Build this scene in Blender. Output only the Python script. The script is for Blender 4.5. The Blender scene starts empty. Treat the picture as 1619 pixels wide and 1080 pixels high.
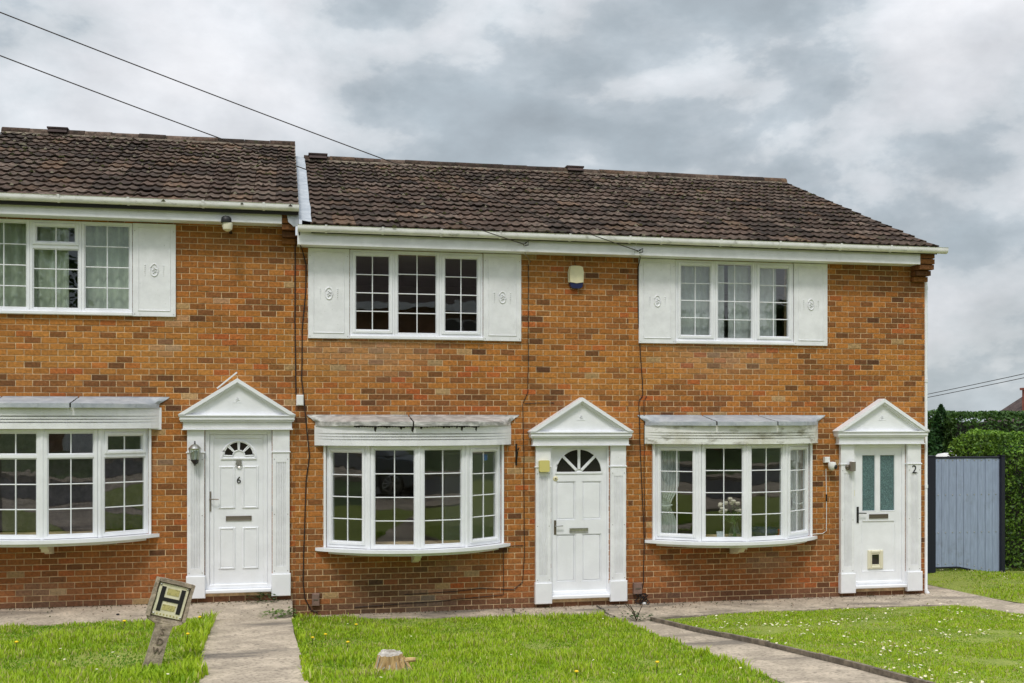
import bpy, bmesh, math, random
import numpy as np
from mathutils import Matrix, Vector, noise
random.seed(7); RNG = np.random.default_rng(11)
PI = math.pi; R = math.radians
sc = bpy.context.scene
COL = sc.collection

# ------------------------------------------------------------------ camera
TH = R(11.77)
cam_d = bpy.data.cameras.new('camera'); cam = bpy.data.objects.new('camera', cam_d); COL.objects.link(cam)
cam.location = (0, -14.87, 2.63)
cam.rotation_euler = (R(90), 0, -TH)
cam_d.sensor_width = 36; cam_d.lens = 36*1728/1619
cam_d.shift_y = (664-540)/1619; cam_d.shift_x = 0
cam_d.clip_end = 3000; cam_d.clip_start = 0.1
sc.camera = cam

# ------------------------------------------------------------------ world: overcast sky
SKYLOC = (9.9, -3.3, 1.2)
SUN_EL, SUN_DIR = R(56), Vector((-0.38, -0.92, 0)).normalized()
w = bpy.data.worlds.new('World'); sc.world = w; w.use_nodes = True
nt = w.node_tree; nt.nodes.clear()
def N(t, **kw):
    n = nt.nodes.new(t)
    for k, v in kw.items(): setattr(n, k, v)
    return n
def WM(op, a, b=None, clamp=False):
    n = N('ShaderNodeMath', operation=op, use_clamp=clamp)
    for i, v in enumerate((a, b)):
        if v is None: continue
        if isinstance(v, (int, float)): n.inputs[i].default_value = v
        else: nt.links.new(v, n.inputs[i])
    return n.outputs[0]
tc = N('ShaderNodeTexCoord'); sep = N('ShaderNodeSeparateXYZ'); nt.links.new(tc.outputs['Generated'], sep.inputs[0])
up = WM('MAXIMUM', sep.outputs[2], 0.0)
comb = N('ShaderNodeCombineXYZ')
nt.links.new(sep.outputs[0], comb.inputs[0]); nt.links.new(sep.outputs[1], comb.inputs[1]); nt.links.new(WM('MULTIPLY', sep.outputs[2], 1.7), comb.inputs[2])
mp = N('ShaderNodeMapping'); nt.links.new(comb.outputs[0], mp.inputs[0]); mp.inputs['Location'].default_value = SKYLOC
n1 = N('ShaderNodeTexNoise'); nt.links.new(mp.outputs[0], n1.inputs['Vector'])
n1.inputs['Scale'].default_value = 4.2; n1.inputs['Detail'].default_value = 11; n1.inputs['Roughness'].default_value = 0.56; n1.inputs['Distortion'].default_value = 0.15
n2 = N('ShaderNodeTexNoise'); nt.links.new(mp.outputs[0], n2.inputs['Vector'])
n2.inputs['Scale'].default_value = 1.9; n2.inputs['Detail'].default_value = 2
dens = WM('ADD', WM('MULTIPLY', n1.outputs[0], 0.62), WM('MULTIPLY', n2.outputs[0], 0.38))
ramp = N('ShaderNodeValToRGB'); nt.links.new(dens, ramp.inputs[0])
e = ramp.color_ramp.elements
e[0].position = 0.38; e[0].color = (0.275, 0.310, 0.338, 1)
e[1].position = 0.64; e[1].color = (0.655, 0.66, 0.68, 1)
for p, c in ((0.455, (0.315, 0.358, 0.390, 1)), (0.492, (0.380, 0.420, 0.452, 1)), (0.512, (0.475, 0.505, 0.53, 1)), (0.56, (0.565, 0.58, 0.605, 1))):
    x = e.new(p); x.color = c
n3 = N('ShaderNodeTexNoise'); nt.links.new(mp.outputs[0], n3.inputs['Vector']); n3.inputs['Scale'].default_value = 9; n3.inputs['Detail'].default_value = 7; n3.inputs['Roughness'].default_value = .55
grad = WM('ADD', WM('ADD', 0.60, WM('MULTIPLY', n3.outputs[0], 0.80)), WM('MULTIPLY', WM('POWER', up, 2.2), 2.0))          # an overcast dome is brighter overhead
bri = N('ShaderNodeVectorMath', operation='SCALE'); nt.links.new(ramp.outputs[0], bri.inputs[0]); nt.links.new(WM('MULTIPLY', grad, 10.0), bri.inputs['Scale'])
sky = N('ShaderNodeTexSky', sky_type='NISHITA'); sky.sun_disc = False; sky.sun_elevation = SUN_EL; sky.sun_rotation = math.atan2(SUN_DIR.x, SUN_DIR.y)
mix = N('ShaderNodeMix', data_type='RGBA'); mix.inputs[0].default_value = 0.93
nt.links.new(sky.outputs[0], mix.inputs[6]); nt.links.new(bri.outputs[0], mix.inputs[7])
bg = N('ShaderNodeBackground'); bg.inputs[1].default_value = 0.1; nt.links.new(mix.outputs[2], bg.inputs[0])
out = N('ShaderNodeOutputWorld'); nt.links.new(bg.outputs[0], out.inputs[0])
# ------------------------------------------------------------------ sun through the cloud, exposure
sd = bpy.data.lights.new('sun', 'SUN'); sd.energy = 1.5; sd.angle = R(12); sd.color = (1, 0.955, 0.89)
so = bpy.data.objects.new('sun', sd); COL.objects.link(so)
sdir = Vector((SUN_DIR.x*math.cos(SUN_EL), SUN_DIR.y*math.cos(SUN_EL), math.sin(SUN_EL)))
so.rotation_euler = (-sdir).to_track_quat('-Z', 'Y').to_euler(); so.location = (-6, -14, 20)
sc.view_settings.view_transform = 'Standard'; sc.view_settings.look = 'None'; sc.view_settings.gamma = 1; sc.view_settings.exposure = 0.32
sc.view_settings.use_curve_mapping = False
sc.cycles.max_bounces = 7; sc.cycles.transparent_max_bounces = 12; sc.cycles.caustics_reflective = False; sc.cycles.caustics_refractive = False

# ------------------------------------------------------------------ materials
def mat(name, col=(.5,.5,.5), rough=.6, metal=0., var=.0, scale=8., var_col=None, bump=0., bscale=60., spec=.4, src=None, detail=5, ramp=(.4,.65), stretch=None, translucent=0):
    m = bpy.data.materials.new(name); m.use_nodes = True; t = m.node_tree; b = t.nodes['Principled BSDF']
    b.inputs['Roughness'].default_value = rough; b.inputs['Metallic'].default_value = metal; b.inputs['Specular IOR Level'].default_value = spec
    tcn = t.nodes.new('ShaderNodeTexCoord'); vec = tcn.outputs['Object']
    if stretch:
        mpn = t.nodes.new('ShaderNodeMapping'); mpn.inputs['Scale'].default_value = stretch; t.links.new(vec, mpn.inputs[0]); vec = mpn.outputs[0]
    if src == 'object':
        oi = t.nodes.new('ShaderNodeObjectInfo'); base = oi.outputs['Color']
    elif src == 'attr':
        at = t.nodes.new('ShaderNodeAttribute'); at.attribute_name = 'Col'; base = at.outputs['Color']
    else:
        rgb = t.nodes.new('ShaderNodeRGB'); rgb.outputs[0].default_value = (*col, 1); base = rgb.outputs[0]
    if src == 'object':
        # pieces share a mesh, so shift their texture by where they stand
        va = t.nodes.new('ShaderNodeVectorMath'); va.operation = 'ADD'; t.links.new(vec, va.inputs[0]); t.links.new(oi.outputs['Location'], va.inputs[1]); vec = va.outputs[0]
    if var or var_col:
        nz = t.nodes.new('ShaderNodeTexNoise'); nz.inputs['Scale'].default_value = scale; nz.inputs['Detail'].default_value = detail; nz.inputs['Roughness'].default_value = .62
        t.links.new(vec, nz.inputs['Vector'])
        rp = t.nodes.new('ShaderNodeMapRange'); rp.inputs[1].default_value = ramp[0]; rp.inputs[2].default_value = ramp[1]; t.links.new(nz.outputs[0], rp.inputs[0])
        if var_col:
            mx = t.nodes.new('ShaderNodeMix'); mx.data_type = 'RGBA'
            ml = t.nodes.new('ShaderNodeMath'); ml.operation = 'MULTIPLY'; ml.inputs[1].default_value = var or 1.; t.links.new(rp.outputs[0], ml.inputs[0])
            t.links.new(ml.outputs[0], mx.inputs[0]); t.links.new(base, mx.inputs[6]); mx.inputs[7].default_value = (*var_col, 1); base = mx.outputs[2]
        else:
            r2 = t.nodes.new('ShaderNodeMapRange'); r2.inputs[3].default_value = 1-var; r2.inputs[4].default_value = 1+var*.7; t.links.new(rp.outputs[0], r2.inputs[0])
            vm = t.nodes.new('ShaderNodeVectorMath'); vm.operation = 'SCALE'; t.links.new(base, vm.inputs[0]); t.links.new(r2.outputs[0], vm.inputs['Scale']); base = vm.outputs[0]
    t.links.new(base, b.inputs['Base Color'])
    m['base'] = 1
    if bump:
        nb = t.nodes.new('ShaderNodeTexNoise'); nb.inputs['Scale'].default_value = bscale; nb.inputs['Detail'].default_value = 4; t.links.new(vec, nb.inputs['Vector'])
        bp = t.nodes.new('ShaderNodeBump'); bp.inputs['Strength'].default_value = bump; bp.inputs['Distance'].default_value = .01; t.links.new(nb.outputs[0], bp.inputs['Height']); t.links.new(bp.outputs[0], b.inputs['Normal'])
    if translucent:
        tr = t.nodes.new('ShaderNodeBsdfTranslucent'); t.links.new(base, tr.inputs[0]); ms = t.nodes.new('ShaderNodeMixShader'); ms.inputs[0].default_value = translucent
        o = t.nodes['Material Output']; t.links.new(b.outputs[0], ms.inputs[1]); t.links.new(tr.outputs[0], ms.inputs[2]); t.links.new(ms.outputs[0], o.inputs[0])
    return m
def overlay(m, col, scale, lo, hi, amt=1., detail=4, stretch=None, obj_loc=False):
    """a second colour in patches over a material's base colour (lichen, efflorescence, dirt)"""
    t = m.node_tree; b = t.nodes['Principled BSDF']; old = b.inputs['Base Color'].links[0].from_socket
    tcn = t.nodes.new('ShaderNodeTexCoord'); vec = tcn.outputs['Object']
    if obj_loc:
        oi = t.nodes.new('ShaderNodeObjectInfo'); va = t.nodes.new('ShaderNodeVectorMath'); va.operation = 'ADD'; t.links.new(vec, va.inputs[0]); t.links.new(oi.outputs['Location'], va.inputs[1]); vec = va.outputs[0]
    if stretch:
        mpn = t.nodes.new('ShaderNodeMapping'); mpn.inputs['Scale'].default_value = stretch; t.links.new(vec, mpn.inputs[0]); vec = mpn.outputs[0]
    nz = t.nodes.new('ShaderNodeTexNoise'); nz.inputs['Scale'].default_value = scale; nz.inputs['Detail'].default_value = detail; nz.inputs['Roughness'].default_value = .6; t.links.new(vec, nz.inputs['Vector'])
    rp = t.nodes.new('ShaderNodeMapRange'); rp.inputs[1].default_value = lo; rp.inputs[2].default_value = hi; rp.inputs[4].default_value = amt; t.links.new(nz.outputs[0], rp.inputs[0])
    mx = t.nodes.new('ShaderNodeMix'); mx.data_type = 'RGBA'; t.links.new(rp.outputs[0], mx.inputs[0]); t.links.new(old, mx.inputs[6]); mx.inputs[7].default_value = (*col, 1)
    t.links.new(mx.outputs[2], b.inputs['Base Color']); return m
M = {}
for nm, s in (('brick_piece', 'object'), ('brick', 'attr')):
    M[nm] = mat(nm, rough=.85, var=.42, scale=30, bump=.6, bscale=90, src=s, spec=.2, detail=6, ramp=(.3,.7))
    overlay(M[nm], (.08,.04,.022), 60, .60, .74, .75, obj_loc=(s == 'object'))
    overlay(M[nm], (.52,.38,.24), 34, .66, .78, .7, obj_loc=(s == 'object'))
M['mortar'] = mat('mortar', (.73,.54,.33), .95, var=.25, scale=9, bump=.4, bscale=70, spec=.1)
overlay(M['mortar'], (.26,.17,.10), 1.6, .52, .72, .5)
M['upvc'] = mat('upvc', (.85,.86,.895), .3, var=.05, scale=3, spec=.45)
overlay(M['upvc'], (.62,.61,.58), 2.2, .60, .82, .25, detail=3, stretch=(3,3,.8)); overlay(M['upvc'], (.25,.23,.20), 40, .72, .78, .35)
M['upvc_aged'] = mat('upvc_aged', (.83,.835,.86), .42, var=.07, scale=5)
overlay(M['upvc_aged'], (.52,.51,.47), 7, .62, .80, .35, stretch=(1,1,.35)); overlay(M['upvc_aged'], (.12,.11,.08), 45, .68, .76, .55)
M['gutter'] = mat('gutter', (.82,.815,.80), .4, var=.08, scale=5)
overlay(M['gutter'], (.16,.15,.11), 14, .58, .74, .6, stretch=(.5,1,1))
M['head_dirty'] = mat('head_dirty', (.82,.82,.80), .45)
overlay(M['head_dirty'], (.13,.11,.045), 6, .52, .68, .75, detail=7, stretch=(.45,1,1.6)); overlay(M['head_dirty'], (.40,.37,.22), 2.5, .48, .7, .5)
M['lead'] = mat('lead', (.36,.39,.43), .6, .1, var=.6, scale=6, var_col=(.60,.62,.64), bump=.3, bscale=14)
overlay(M['lead'], (.10,.11,.12), 11, .60, .75, .5)
M['flashing'] = mat('flashing', (.56,.55,.53), .4, .15, var=.35, scale=5, bump=.8, bscale=9, stretch=(1,3,3))
overlay(M['flashing'], (.27,.27,.26), 4, .5, .62, .8, stretch=(1.6,1,4))
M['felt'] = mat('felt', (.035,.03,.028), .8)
M['tile'] = mat('tile', (.085,.058,.045), .85, var=.4, scale=14, bump=.8, bscale=60, src='object', spec=.12)
overlay(M['tile'], (.022,.02,.014), 9, .5, .66, .75, obj_loc=True); overlay(M['tile'], (.34,.29,.22), 30, .68, .78, .6, obj_loc=True); overlay(M['tile'], (.05,.055,.022), 5, .58, .7, .5, obj_loc=True)
M['moss'] = mat('moss', rough=.95, src='attr', spec=.05, var=.3, scale=40)
M['underlay'] = mat('underlay', (.02,.018,.016), .9)
M['concrete'] = mat('concrete', (.50,.415,.32), .9, var=.22, scale=3.2, bump=.5, bscale=45, spec=.2)
overlay(M['concrete'], (.18,.15,.12), 26, .50, .64, .7); overlay(M['concrete'], (.12,.105,.09), 1.1, .52, .66, .75, stretch=(.6,1.6,1)); overlay(M['concrete'], (.14,.15,.06), 2.3, .64, .76, .5)
M['kerb'] = mat('kerb', (.22,.18,.135), .9, var=.4, scale=9, bump=.5, bscale=40)
M['crack'] = mat('crack', (.03,.028,.022), 1.)
M['soil'] = mat('soil', (.29,.33,.06), .95, var=.6, scale=2.5, var_col=(.19,.24,.035), bump=.9, bscale=55)
overlay(M['soil'], (.10,.16,.02), 45, .48, .62, .7); overlay(M['soil'], (.42,.38,.16), 60, .60, .70, .6)
M['ground'] = mat('ground', (.075,.12,.03), .95, var=.3, scale=.6)
M['asphalt'] = mat('asphalt', (.06,.06,.06), .9, var=.2, scale=3, bump=.4, bscale=120)
M['grass'] = mat('grass', rough=.55, src='attr', spec=.25, translucent=.35)
M['leaf'] = mat('leaf', rough=.5, src='attr', spec=.3, translucent=.25)
M['bark'] = mat('bark', (.10,.07,.045), .95, var=.4, scale=18, bump=.6, bscale=30)
M['daisy'] = mat('daisy', rough=.6, src='attr', spec=.2)
M['black'] = mat('black', (.012,.012,.013), .5)
M['iron'] = mat('iron', (.02,.018,.017), .45, .3)
M['cable'] = mat('cable', (.028,.016,.013), .6)
M['chrome'] = mat('chrome', (.55,.54,.52), .28, .9, var=.15, scale=30)
M['bronze'] = mat('bronze', (.20,.17,.14), .35, .8)
M['steel_dull'] = mat('steel_dull', (.32,.28,.25), .35, .8)
M['cream'] = mat('cream', (.74,.68,.45), .45, var=.08, scale=9)
M['cream_pale'] = mat('cream_pale', (.72,.68,.52), .45)
M['yellowed'] = mat('yellowed', (.62,.55,.19), .45)
M['navy'] = mat('navy', (.012,.02,.075), .25)
M['meter'] = mat('meter', (.23,.145,.115), .7, var=.2, scale=14)
M['white_box'] = mat('white_box', (.78,.78,.77), .4)
M['stone'] = mat('stone', (.38,.31,.235), .95, var=.35, scale=20, bump=.8, bscale=60)
overlay(M['stone'], (.13,.10,.075), 8, .54, .70, .5); overlay(M['stone'], (.36,.33,.20), 40, .62, .72, .6)
M['carved'] = mat('carved', (.15,.115,.085), 1., var=.5, scale=50, var_col=(.25,.20,.15))
M['plate'] = mat('plate', (.74,.70,.50), .5, var=.1, scale=12)
overlay(M['plate'], (.35,.28,.15), 25, .58, .72, .6)
M['plate_label'] = mat('plate_label', (.52,.46,.18), .5, var=.5, scale=60, var_col=(.08,.07,.04), ramp=(.5,.6))
M['wood_cut'] = mat('wood_cut', (.50,.46,.41), .9, var=.3, scale=30, bump=.4)
overlay(M['wood_cut'], (.22,.17,.12), 9, .52, .66, .7)
M['wood_split'] = mat('wood_split', (.58,.40,.19), .9, var=.5, scale=25, stretch=(1,1,.25), var_col=(.10,.06,.03), bump=.6, bscale=40)
M['plank'] = mat('plank', (.30,.36,.51), .5, var=.12, scale=8, stretch=(4,4,.4))
overlay(M['plank'], (.12,.12,.10), 3, .60, .78, .4)
M['gate_frame'] = mat('gate_frame', (.012,.013,.028), .35)
M['plaster'] = mat('plaster', (.50,.47,.42), .9, var=.06, scale=2)
M['plaster_white'] = mat('plaster_white', (.80,.79,.76), .8)
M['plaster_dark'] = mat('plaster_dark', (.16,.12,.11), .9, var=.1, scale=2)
M['carpet'] = mat('carpet', (.12,.10,.085), 1.)
M['curtain_green'] = mat('curtain_green', (.74,.82,.64), .9, var=.15, scale=4, translucent=.35)
M['curtain_pale'] = mat('curtain_pale', (.82,.86,.83), .9, var=.10, scale=5, translucent=.35)
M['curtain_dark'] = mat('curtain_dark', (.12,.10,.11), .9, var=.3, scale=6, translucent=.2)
M['petal'] = mat('petal', (.80,.72,.58), .7); M['red'] = mat('red', (.6,.05,.04), .5); M['paper'] = mat('paper', (.72,.76,.80), .7); M['blue'] = mat('blue', (.03,.12,.45), .5)
M['ceramic'] = mat('ceramic', (.5,.5,.46), .15, spec=.6)
M['fence_far'] = mat('fence_far', (.33,.10,.07), .9, var=.3, scale=2)
M['brick_far'] = mat('brick_far', (.27,.13,.065), .9, var=.3, scale=2)
M['roof_far'] = mat('roof_far', (.075,.05,.045), .9, var=.4, scale=1.5, stretch=(1,6,6))
M['roof_grey'] = mat('roof_grey', (.15,.165,.18), .9)
M['car_paint'] = mat('car_paint', (.10,.115,.14), .2, .4, spec=.6); M['tyre'] = mat('tyre', (.015,.015,.015), .8)
def glass(name, tint=(.93,.95,.95), k=1.0):
    m = bpy.data.materials.new(name); m.use_nodes = True; t = m.node_tree; t.nodes.clear()
    o = t.nodes.new('ShaderNodeOutputMaterial'); tr = t.nodes.new('ShaderNodeBsdfTransparent'); tr.inputs[0].default_value = (*tint, 1)
    gl = t.nodes.new('ShaderNodeBsdfGlossy'); gl.inputs['Roughness'].default_value = 0.004; gl.inputs[0].default_value = (1,1,1,1)
    ge = t.nodes.new('ShaderNodeNewGeometry'); ma = t.nodes.new('ShaderNodeMath'); ma.operation = 'MULTIPLY_ADD'; ma.inputs[1].default_value = -(1.52-1/1.52); ma.inputs[2].default_value = 1.52
    t.links.new(ge.outputs['Backfacing'], ma.inputs[0])
    fr = t.nodes.new('ShaderNodeFresnel'); t.links.new(ma.outputs[0], fr.inputs['IOR'])
    mk = t.nodes.new('ShaderNodeMath'); mk.operation = 'MULTIPLY'; mk.inputs[1].default_value = k; mk.use_clamp = True; t.links.new(fr.outputs[0], mk.inputs[0])
    nz = t.nodes.new('ShaderNodeTexNoise'); nz.inputs['Scale'].default_value = 2.2; tcn = t.nodes.new('ShaderNodeTexCoord'); t.links.new(tcn.outputs['Object'], nz.inputs['Vector'])
    bp = t.nodes.new('ShaderNodeBump'); bp.inputs['Strength'].default_value = .12; bp.inputs['Distance'].default_value = .012; t.links.new(nz.outputs[0], bp.inputs['Height']); t.links.new(bp.outputs[0], gl.inputs['Normal'])
    mx = t.nodes.new('ShaderNodeMixShader'); t.links.new(mk.outputs[0], mx.inputs[0]); t.links.new(tr.outputs[0], mx.inputs[1]); t.links.new(gl.outputs[0], mx.inputs[2]); t.links.new(mx.outputs[0], o.inputs[0])
    return m
M['glass'] = glass('glass', k=1.4)          # sealed double units: four faces reflect
M['vase_glass'] = glass('vase_glass', (.85,.9,.88), 1.6)
M['frosted'] = mat('frosted', (.105,.185,.19), .22, var=.45, scale=70, bump=.7, bscale=110, spec=.5)
M['dark_glass'] = mat('dark_glass', (.018,.016,.015), .06, spec=.6)

# ------------------------------------------------------------------ mesh helpers
class MB:
    def __init__(s, T=None): s.v = []; s.f = []; s.c = []; s.T = T
    def add(s, vs, fs, col=None):
        n = len(s.v)
        if s.T is not None: vs = [tuple(s.T @ Vector(p)) for p in vs]
        s.v += [tuple(p) for p in vs]; s.f += [tuple(i+n for i in f) for f in fs]; s.c += [col]*len(fs); return s
    def box(s, x0, x1, y0, y1, z0, z1, col=None):
        return s.add([(x0,y0,z0),(x1,y0,z0),(x1,y1,z0),(x0,y1,z0),(x0,y0,z1),(x1,y0,z1),(x1,y1,z1),(x0,y1,z1)],
              [(0,3,2,1),(4,5,6,7),(0,1,5,4),(1,2,6,5),(2,3,7,6),(3,0,4,7)], col)
    def bbox(s, x0, x1, y0, y1, z0, z1, b=.004):
        """box with chamfered front edges (front is -y)"""
        return s.add([(x0,y1,z0),(x1,y1,z0),(x1,y1,z1),(x0,y1,z1),(x0,y0+b,z0),(x1,y0+b,z0),(x1,y0+b,z1),(x0,y0+b,z1),(x0+b,y0,z0+b),(x1-b,y0,z0+b),(x1-b,y0,z1-b),(x0+b,y0,z1-b)],
              [(0,3,2,1),(8,9,10,11),(4,5,9,8),(5,6,10,9),(6,7,11,10),(7,4,8,11),(0,1,5,4),(1,2,6,5),(2,3,7,6),(3,0,4,7)])
    def ring(s, x0, x1, z0, z1, t, y0, y1, b=.004):
        """picture-frame of four butted members"""
        s.bbox(x0, x0+t, y0, y1, z0, z1, b); s.bbox(x1-t, x1, y0, y1, z0, z1, b)
        s.bbox(x0+t, x1-t, y0, y1, z1-t, z1, b); s.bbox(x0+t, x1-t, y0, y1, z0, z0+t, b); return s
    def prism_y(s, poly, y0, y1):          # polygon in x,z pushed along y; y0 is the front
        n = len(poly); vs = [(x,y0,z) for x,z in poly]+[(x,y1,z) for x,z in poly]
        return s.add(vs, [tuple(range(n)), tuple(range(2*n-1,n-1,-1))]+[(i,i+n,(i+1)%n+n,(i+1)%n) for i in range(n)])
    def prism_z(s, poly, z0, z1):
        n = len(poly); vs = [(x,y,z0) for x,y in poly]+[(x,y,z1) for x,y in poly]
        return s.add(vs, [tuple(range(n-1,-1,-1)), tuple(range(n,2*n))]+[(i,(i+1)%n,(i+1)%n+n,i+n) for i in range(n)])
    def prism_x(s, poly, x0, x1):          # polygon in y,z
        n = len(poly); vs = [(x0,y,z) for y,z in poly]+[(x1,y,z) for y,z in poly]
        return s.add(vs, [tuple(range(n-1,-1,-1)), tuple(range(n,2*n))]+[(i,(i+1)%n,(i+1)%n+n,i+n) for i in range(n)])
    def tube(s, pts, r, n=6, closed=False, radii=None):
        pts = [Vector(p) for p in pts]; m = len(pts); vs = []
        for i, p in enumerate(pts):
            a = pts[(i-1) % m] if (closed or i > 0) else p; b = pts[(i+1) % m] if (closed or i < m-1) else p
            d = (b-a).normalized(); u = d.orthogonal().normalized() if abs(d.z) > .95 else d.cross(Vector((0,0,1))).normalized(); v = d.cross(u)
            rr = radii[i] if radii else r
            for k in range(n): vs.append(p+(u*math.cos(2*PI*k/n)+v*math.sin(2*PI*k/n))*rr)
        fs = [(i*n+k, i*n+(k+1)%n, ((i+1)%m)*n+(k+1)%n, ((i+1)%m)*n+k) for i in range(m if closed else m-1) for k in range(n)]
        if not closed: fs += [tuple(range(n-1,-1,-1)), tuple(range((m-1)*n, m*n))]
        return s.add(vs, fs)
    def lathe(s, c, prof, n=16):           # prof: (r,z)
        vs = [(c[0]+r*math.cos(2*PI*k/n), c[1]+r*math.sin(2*PI*k/n), c[2]+z) for r, z in prof for k in range(n)]
        m = len(prof); fs = [(i*n+k, i*n+(k+1)%n, (i+1)*n+(k+1)%n, (i+1)*n+k) for i in range(m-1) for k in range(n)]
        return s.add(vs, fs+[tuple(range(n-1,-1,-1)), tuple(range((m-1)*n, m*n))])
    def grid(s, fn, nu, nv, col=None):
        vs = [fn(i/nu, j/nv) for j in range(nv+1) for i in range(nu+1)]
        return s.add(vs, [(j*(nu+1)+i, j*(nu+1)+i+1, (j+1)*(nu+1)+i+1, (j+1)*(nu+1)+i) for j in range(nv) for i in range(nu)], col)
    def mesh(s, name):
        me = bpy.data.meshes.new(name); me.from_pydata(s.v, [], s.f)
        if any(c is not None for c in s.c):
            ca = me.color_attributes.new('Col', 'FLOAT_COLOR', 'CORNER'); arr = []
            for f, c in zip(s.f, s.c): arr += [*(c or (1,1,1)), 1.]*len(f)
            ca.data.foreach_set('color', arr)
        me.update(); return me
    def build(s, name, m, parent=None, smooth=False, fix=True, **kw):
        me = s.mesh(name)
        if fix:
            bm = bmesh.new(); bm.from_mesh(me); bmesh.ops.recalc_face_normals(bm, faces=bm.faces); bm.to_mesh(me); bm.free()
        if smooth: me.polygons.foreach_set('use_smooth', [True]*len(me.polygons)); me.set_sharp_from_angle(angle=R(40))
        return link(name, me, m, parent, **kw)
def link(name, me, m, parent=None, label=None, category=None, group=None, kind=None, loc=None):
    o = bpy.data.objects.new(name, me); COL.objects.link(o)
    if m is not None and me is not None and not me.materials: me.materials.append(M[m] if isinstance(m, str) else m)
    if loc: o.location = loc
    if parent is not None: attach(o, parent)
    tag(o, label, category, group, kind); return o
def attach(o, parent):
    o.parent = parent
    if parent.type == 'EMPTY': o.matrix_parent_inverse = Matrix.Translation(-Vector(parent['at']))
def tag(o, label=None, category=None, group=None, kind=None):
    for k, v in (('label', label), ('category', category), ('group', group), ('kind', kind)):
        if v: o[k] = v
    return o
def thing(name, label, category, at=(0,0,0), group=None):
    o = bpy.data.objects.new(name, None); COL.objects.link(o); o.location = at; o.empty_display_size = .2; o['at'] = [float(a) for a in at]
    return tag(o, label, category, group)
def text_mesh(txt, size, depth):
    cu = bpy.data.curves.new('lettering', 'FONT'); cu.body = txt; cu.size = size; cu.extrude = depth; cu.align_x = 'CENTER'; cu.align_y = 'CENTER'
    o = bpy.data.objects.new('lettering', cu); COL.objects.link(o)
    me = bpy.data.meshes.new_from_object(o.evaluated_get(bpy.context.evaluated_depsgraph_get()))
    bpy.data.objects.remove(o); bpy.data.curves.remove(cu); return me
def write(txt, size, depth, T, name, m, parent):
    me = text_mesh(txt, size, depth); me.transform(T); me.materials.clear(); return link(name, me, m, parent)
FRONT = Matrix.Rotation(R(90), 4, 'X')         # lettering upright, facing -y
def arc(xa, xb, d, n=20):
    """bow from (xa,0) to (xb,0) bulging to y=-d"""
    c = (xb-xa)/2; r = (c*c+d*d)/(2*d); a = math.asin(min(1, c/r)); xm = (xa+xb)/2
    return [(xm+r*math.sin(-a+2*a*i/n), (r-d)-r*math.cos(-a+2*a*i/n)) for i in range(n+1)]

# ------------------------------------------------------------------ terrain heights (garden falls from the street to the houses)
def slope(y): return .07*max(0., min(-y, 13.)-1)
def zl(x, y): return .22*(.35+.65*min(1, max(0, (y+6)/4)))+slope(y)
def zm(x, y): return slope(y)
def sheet(name, poly, zf, m, thick=.0, nx=1, kind='structure', lift=0., sub=.5, wob=0.):
    """a sheet over a plan polygon, cut into cells so that it follows the terrain"""
    bm = bmesh.new(); vs = [bm.verts.new((x, y, 0)) for x, y in poly]; bm.faces.new(vs)
    xs = [p[0] for p in poly]; ys = [p[1] for p in poly]
    def cut(axis, a, b):
        n = int((b-a)/sub)
        for i in range(1, n+1):
            c = a+(b-a)*i/(n+1); co = (c,0,0) if axis == 0 else (0,c,0); no = (1,0,0) if axis == 0 else (0,1,0)
            bmesh.ops.bisect_plane(bm, geom=bm.verts[:]+bm.edges[:]+bm.faces[:], plane_co=co, plane_no=no)
    cut(1, min(ys), max(ys)); cut(0, min(xs), max(xs))
    for v in bm.verts: v.co.z = zf(v.co.x, v.co.y)+lift+(wob*noise.noise((v.co.x*1.3, v.co.y*1.3, 3)) if wob else 0)
    if thick:
        r = bmesh.ops.extrude_face_region(bm, geom=bm.faces[:])
        for g in r['geom']:
            if isinstance(g, bmesh.types.BMVert): g.co.z -= thick
    bmesh.ops.recalc_face_normals(bm, faces=bm.faces)
    me = bpy.data.meshes.new(name); bm.to_mesh(me); bm.free()
    if not thick:
        if me.polygons[0].normal.z < 0: me.flip_normals()
    return link(name, me, m, kind=kind)

# ================================================================== THE SETTING
prof = [(-900,1.55),(-60,1.55),(-25,1.55),(-20,.95),(-18,.76),(-13,.70),(-11.4,.66),(-1,-.08),(14,-.08),(30,-.9),(80,-4),(250,-16),(1200,-90)]
g = MB(); X = [-1200,-60,-20,-8,0,8,20,60,1200]
g.grid(lambda u, v: (X[round(u*8)], prof[round(v*12)][0], prof[round(v*12)][1]), 8, 12); g.build('ground', 'ground', kind='structure', smooth=True)
# concrete and paths
sheet('concrete_apron', [(-9,-1.26),(-1.02,-1.20),(-.95,-1.32),(.10,-1.36),(.105,-.001),(-9,-.001)], lambda x, y: .235, 'concrete', .2, lift=0, sub=.6, wob=.008)
sheet('garden_path', [(-.90,-1.325),(.10,-1.365),(.10,-2.6),(.16,-4.0),(.21,-5.5),(.3,-9.4),(-.92,-9.4),(-.80,-5.3),(-.86,-3.7)], zl, 'concrete', .14, lift=-.012, sub=.5, wob=.006)
sheet('concrete_strip', [(.16,-.001),(.25,-.04),(1.24,-.36),(2.47,-.57),(4.22,-.70),(4.235,-1.25),(4.62,-1.3),(4.75,-1.12),(6.36,-.94),(8.1,-.89),(9.28,-1.02),(9.455,-1.0),(9.455,-.001)], zm, 'concrete', .1, lift=.012, sub=.6, wob=.008)
sheet('front_path', [(4.24,-1.256),(4.62,-1.306),(4.76,-2.66),(5.0,-3.87),(5.13,-5.0),(5.22,-6.4),(5.3,-9.4),(4.2,-9.4),(4.235,-4.8)], zm, 'concrete', .1, lift=.004, sub=.5, wob=.006)
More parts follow.
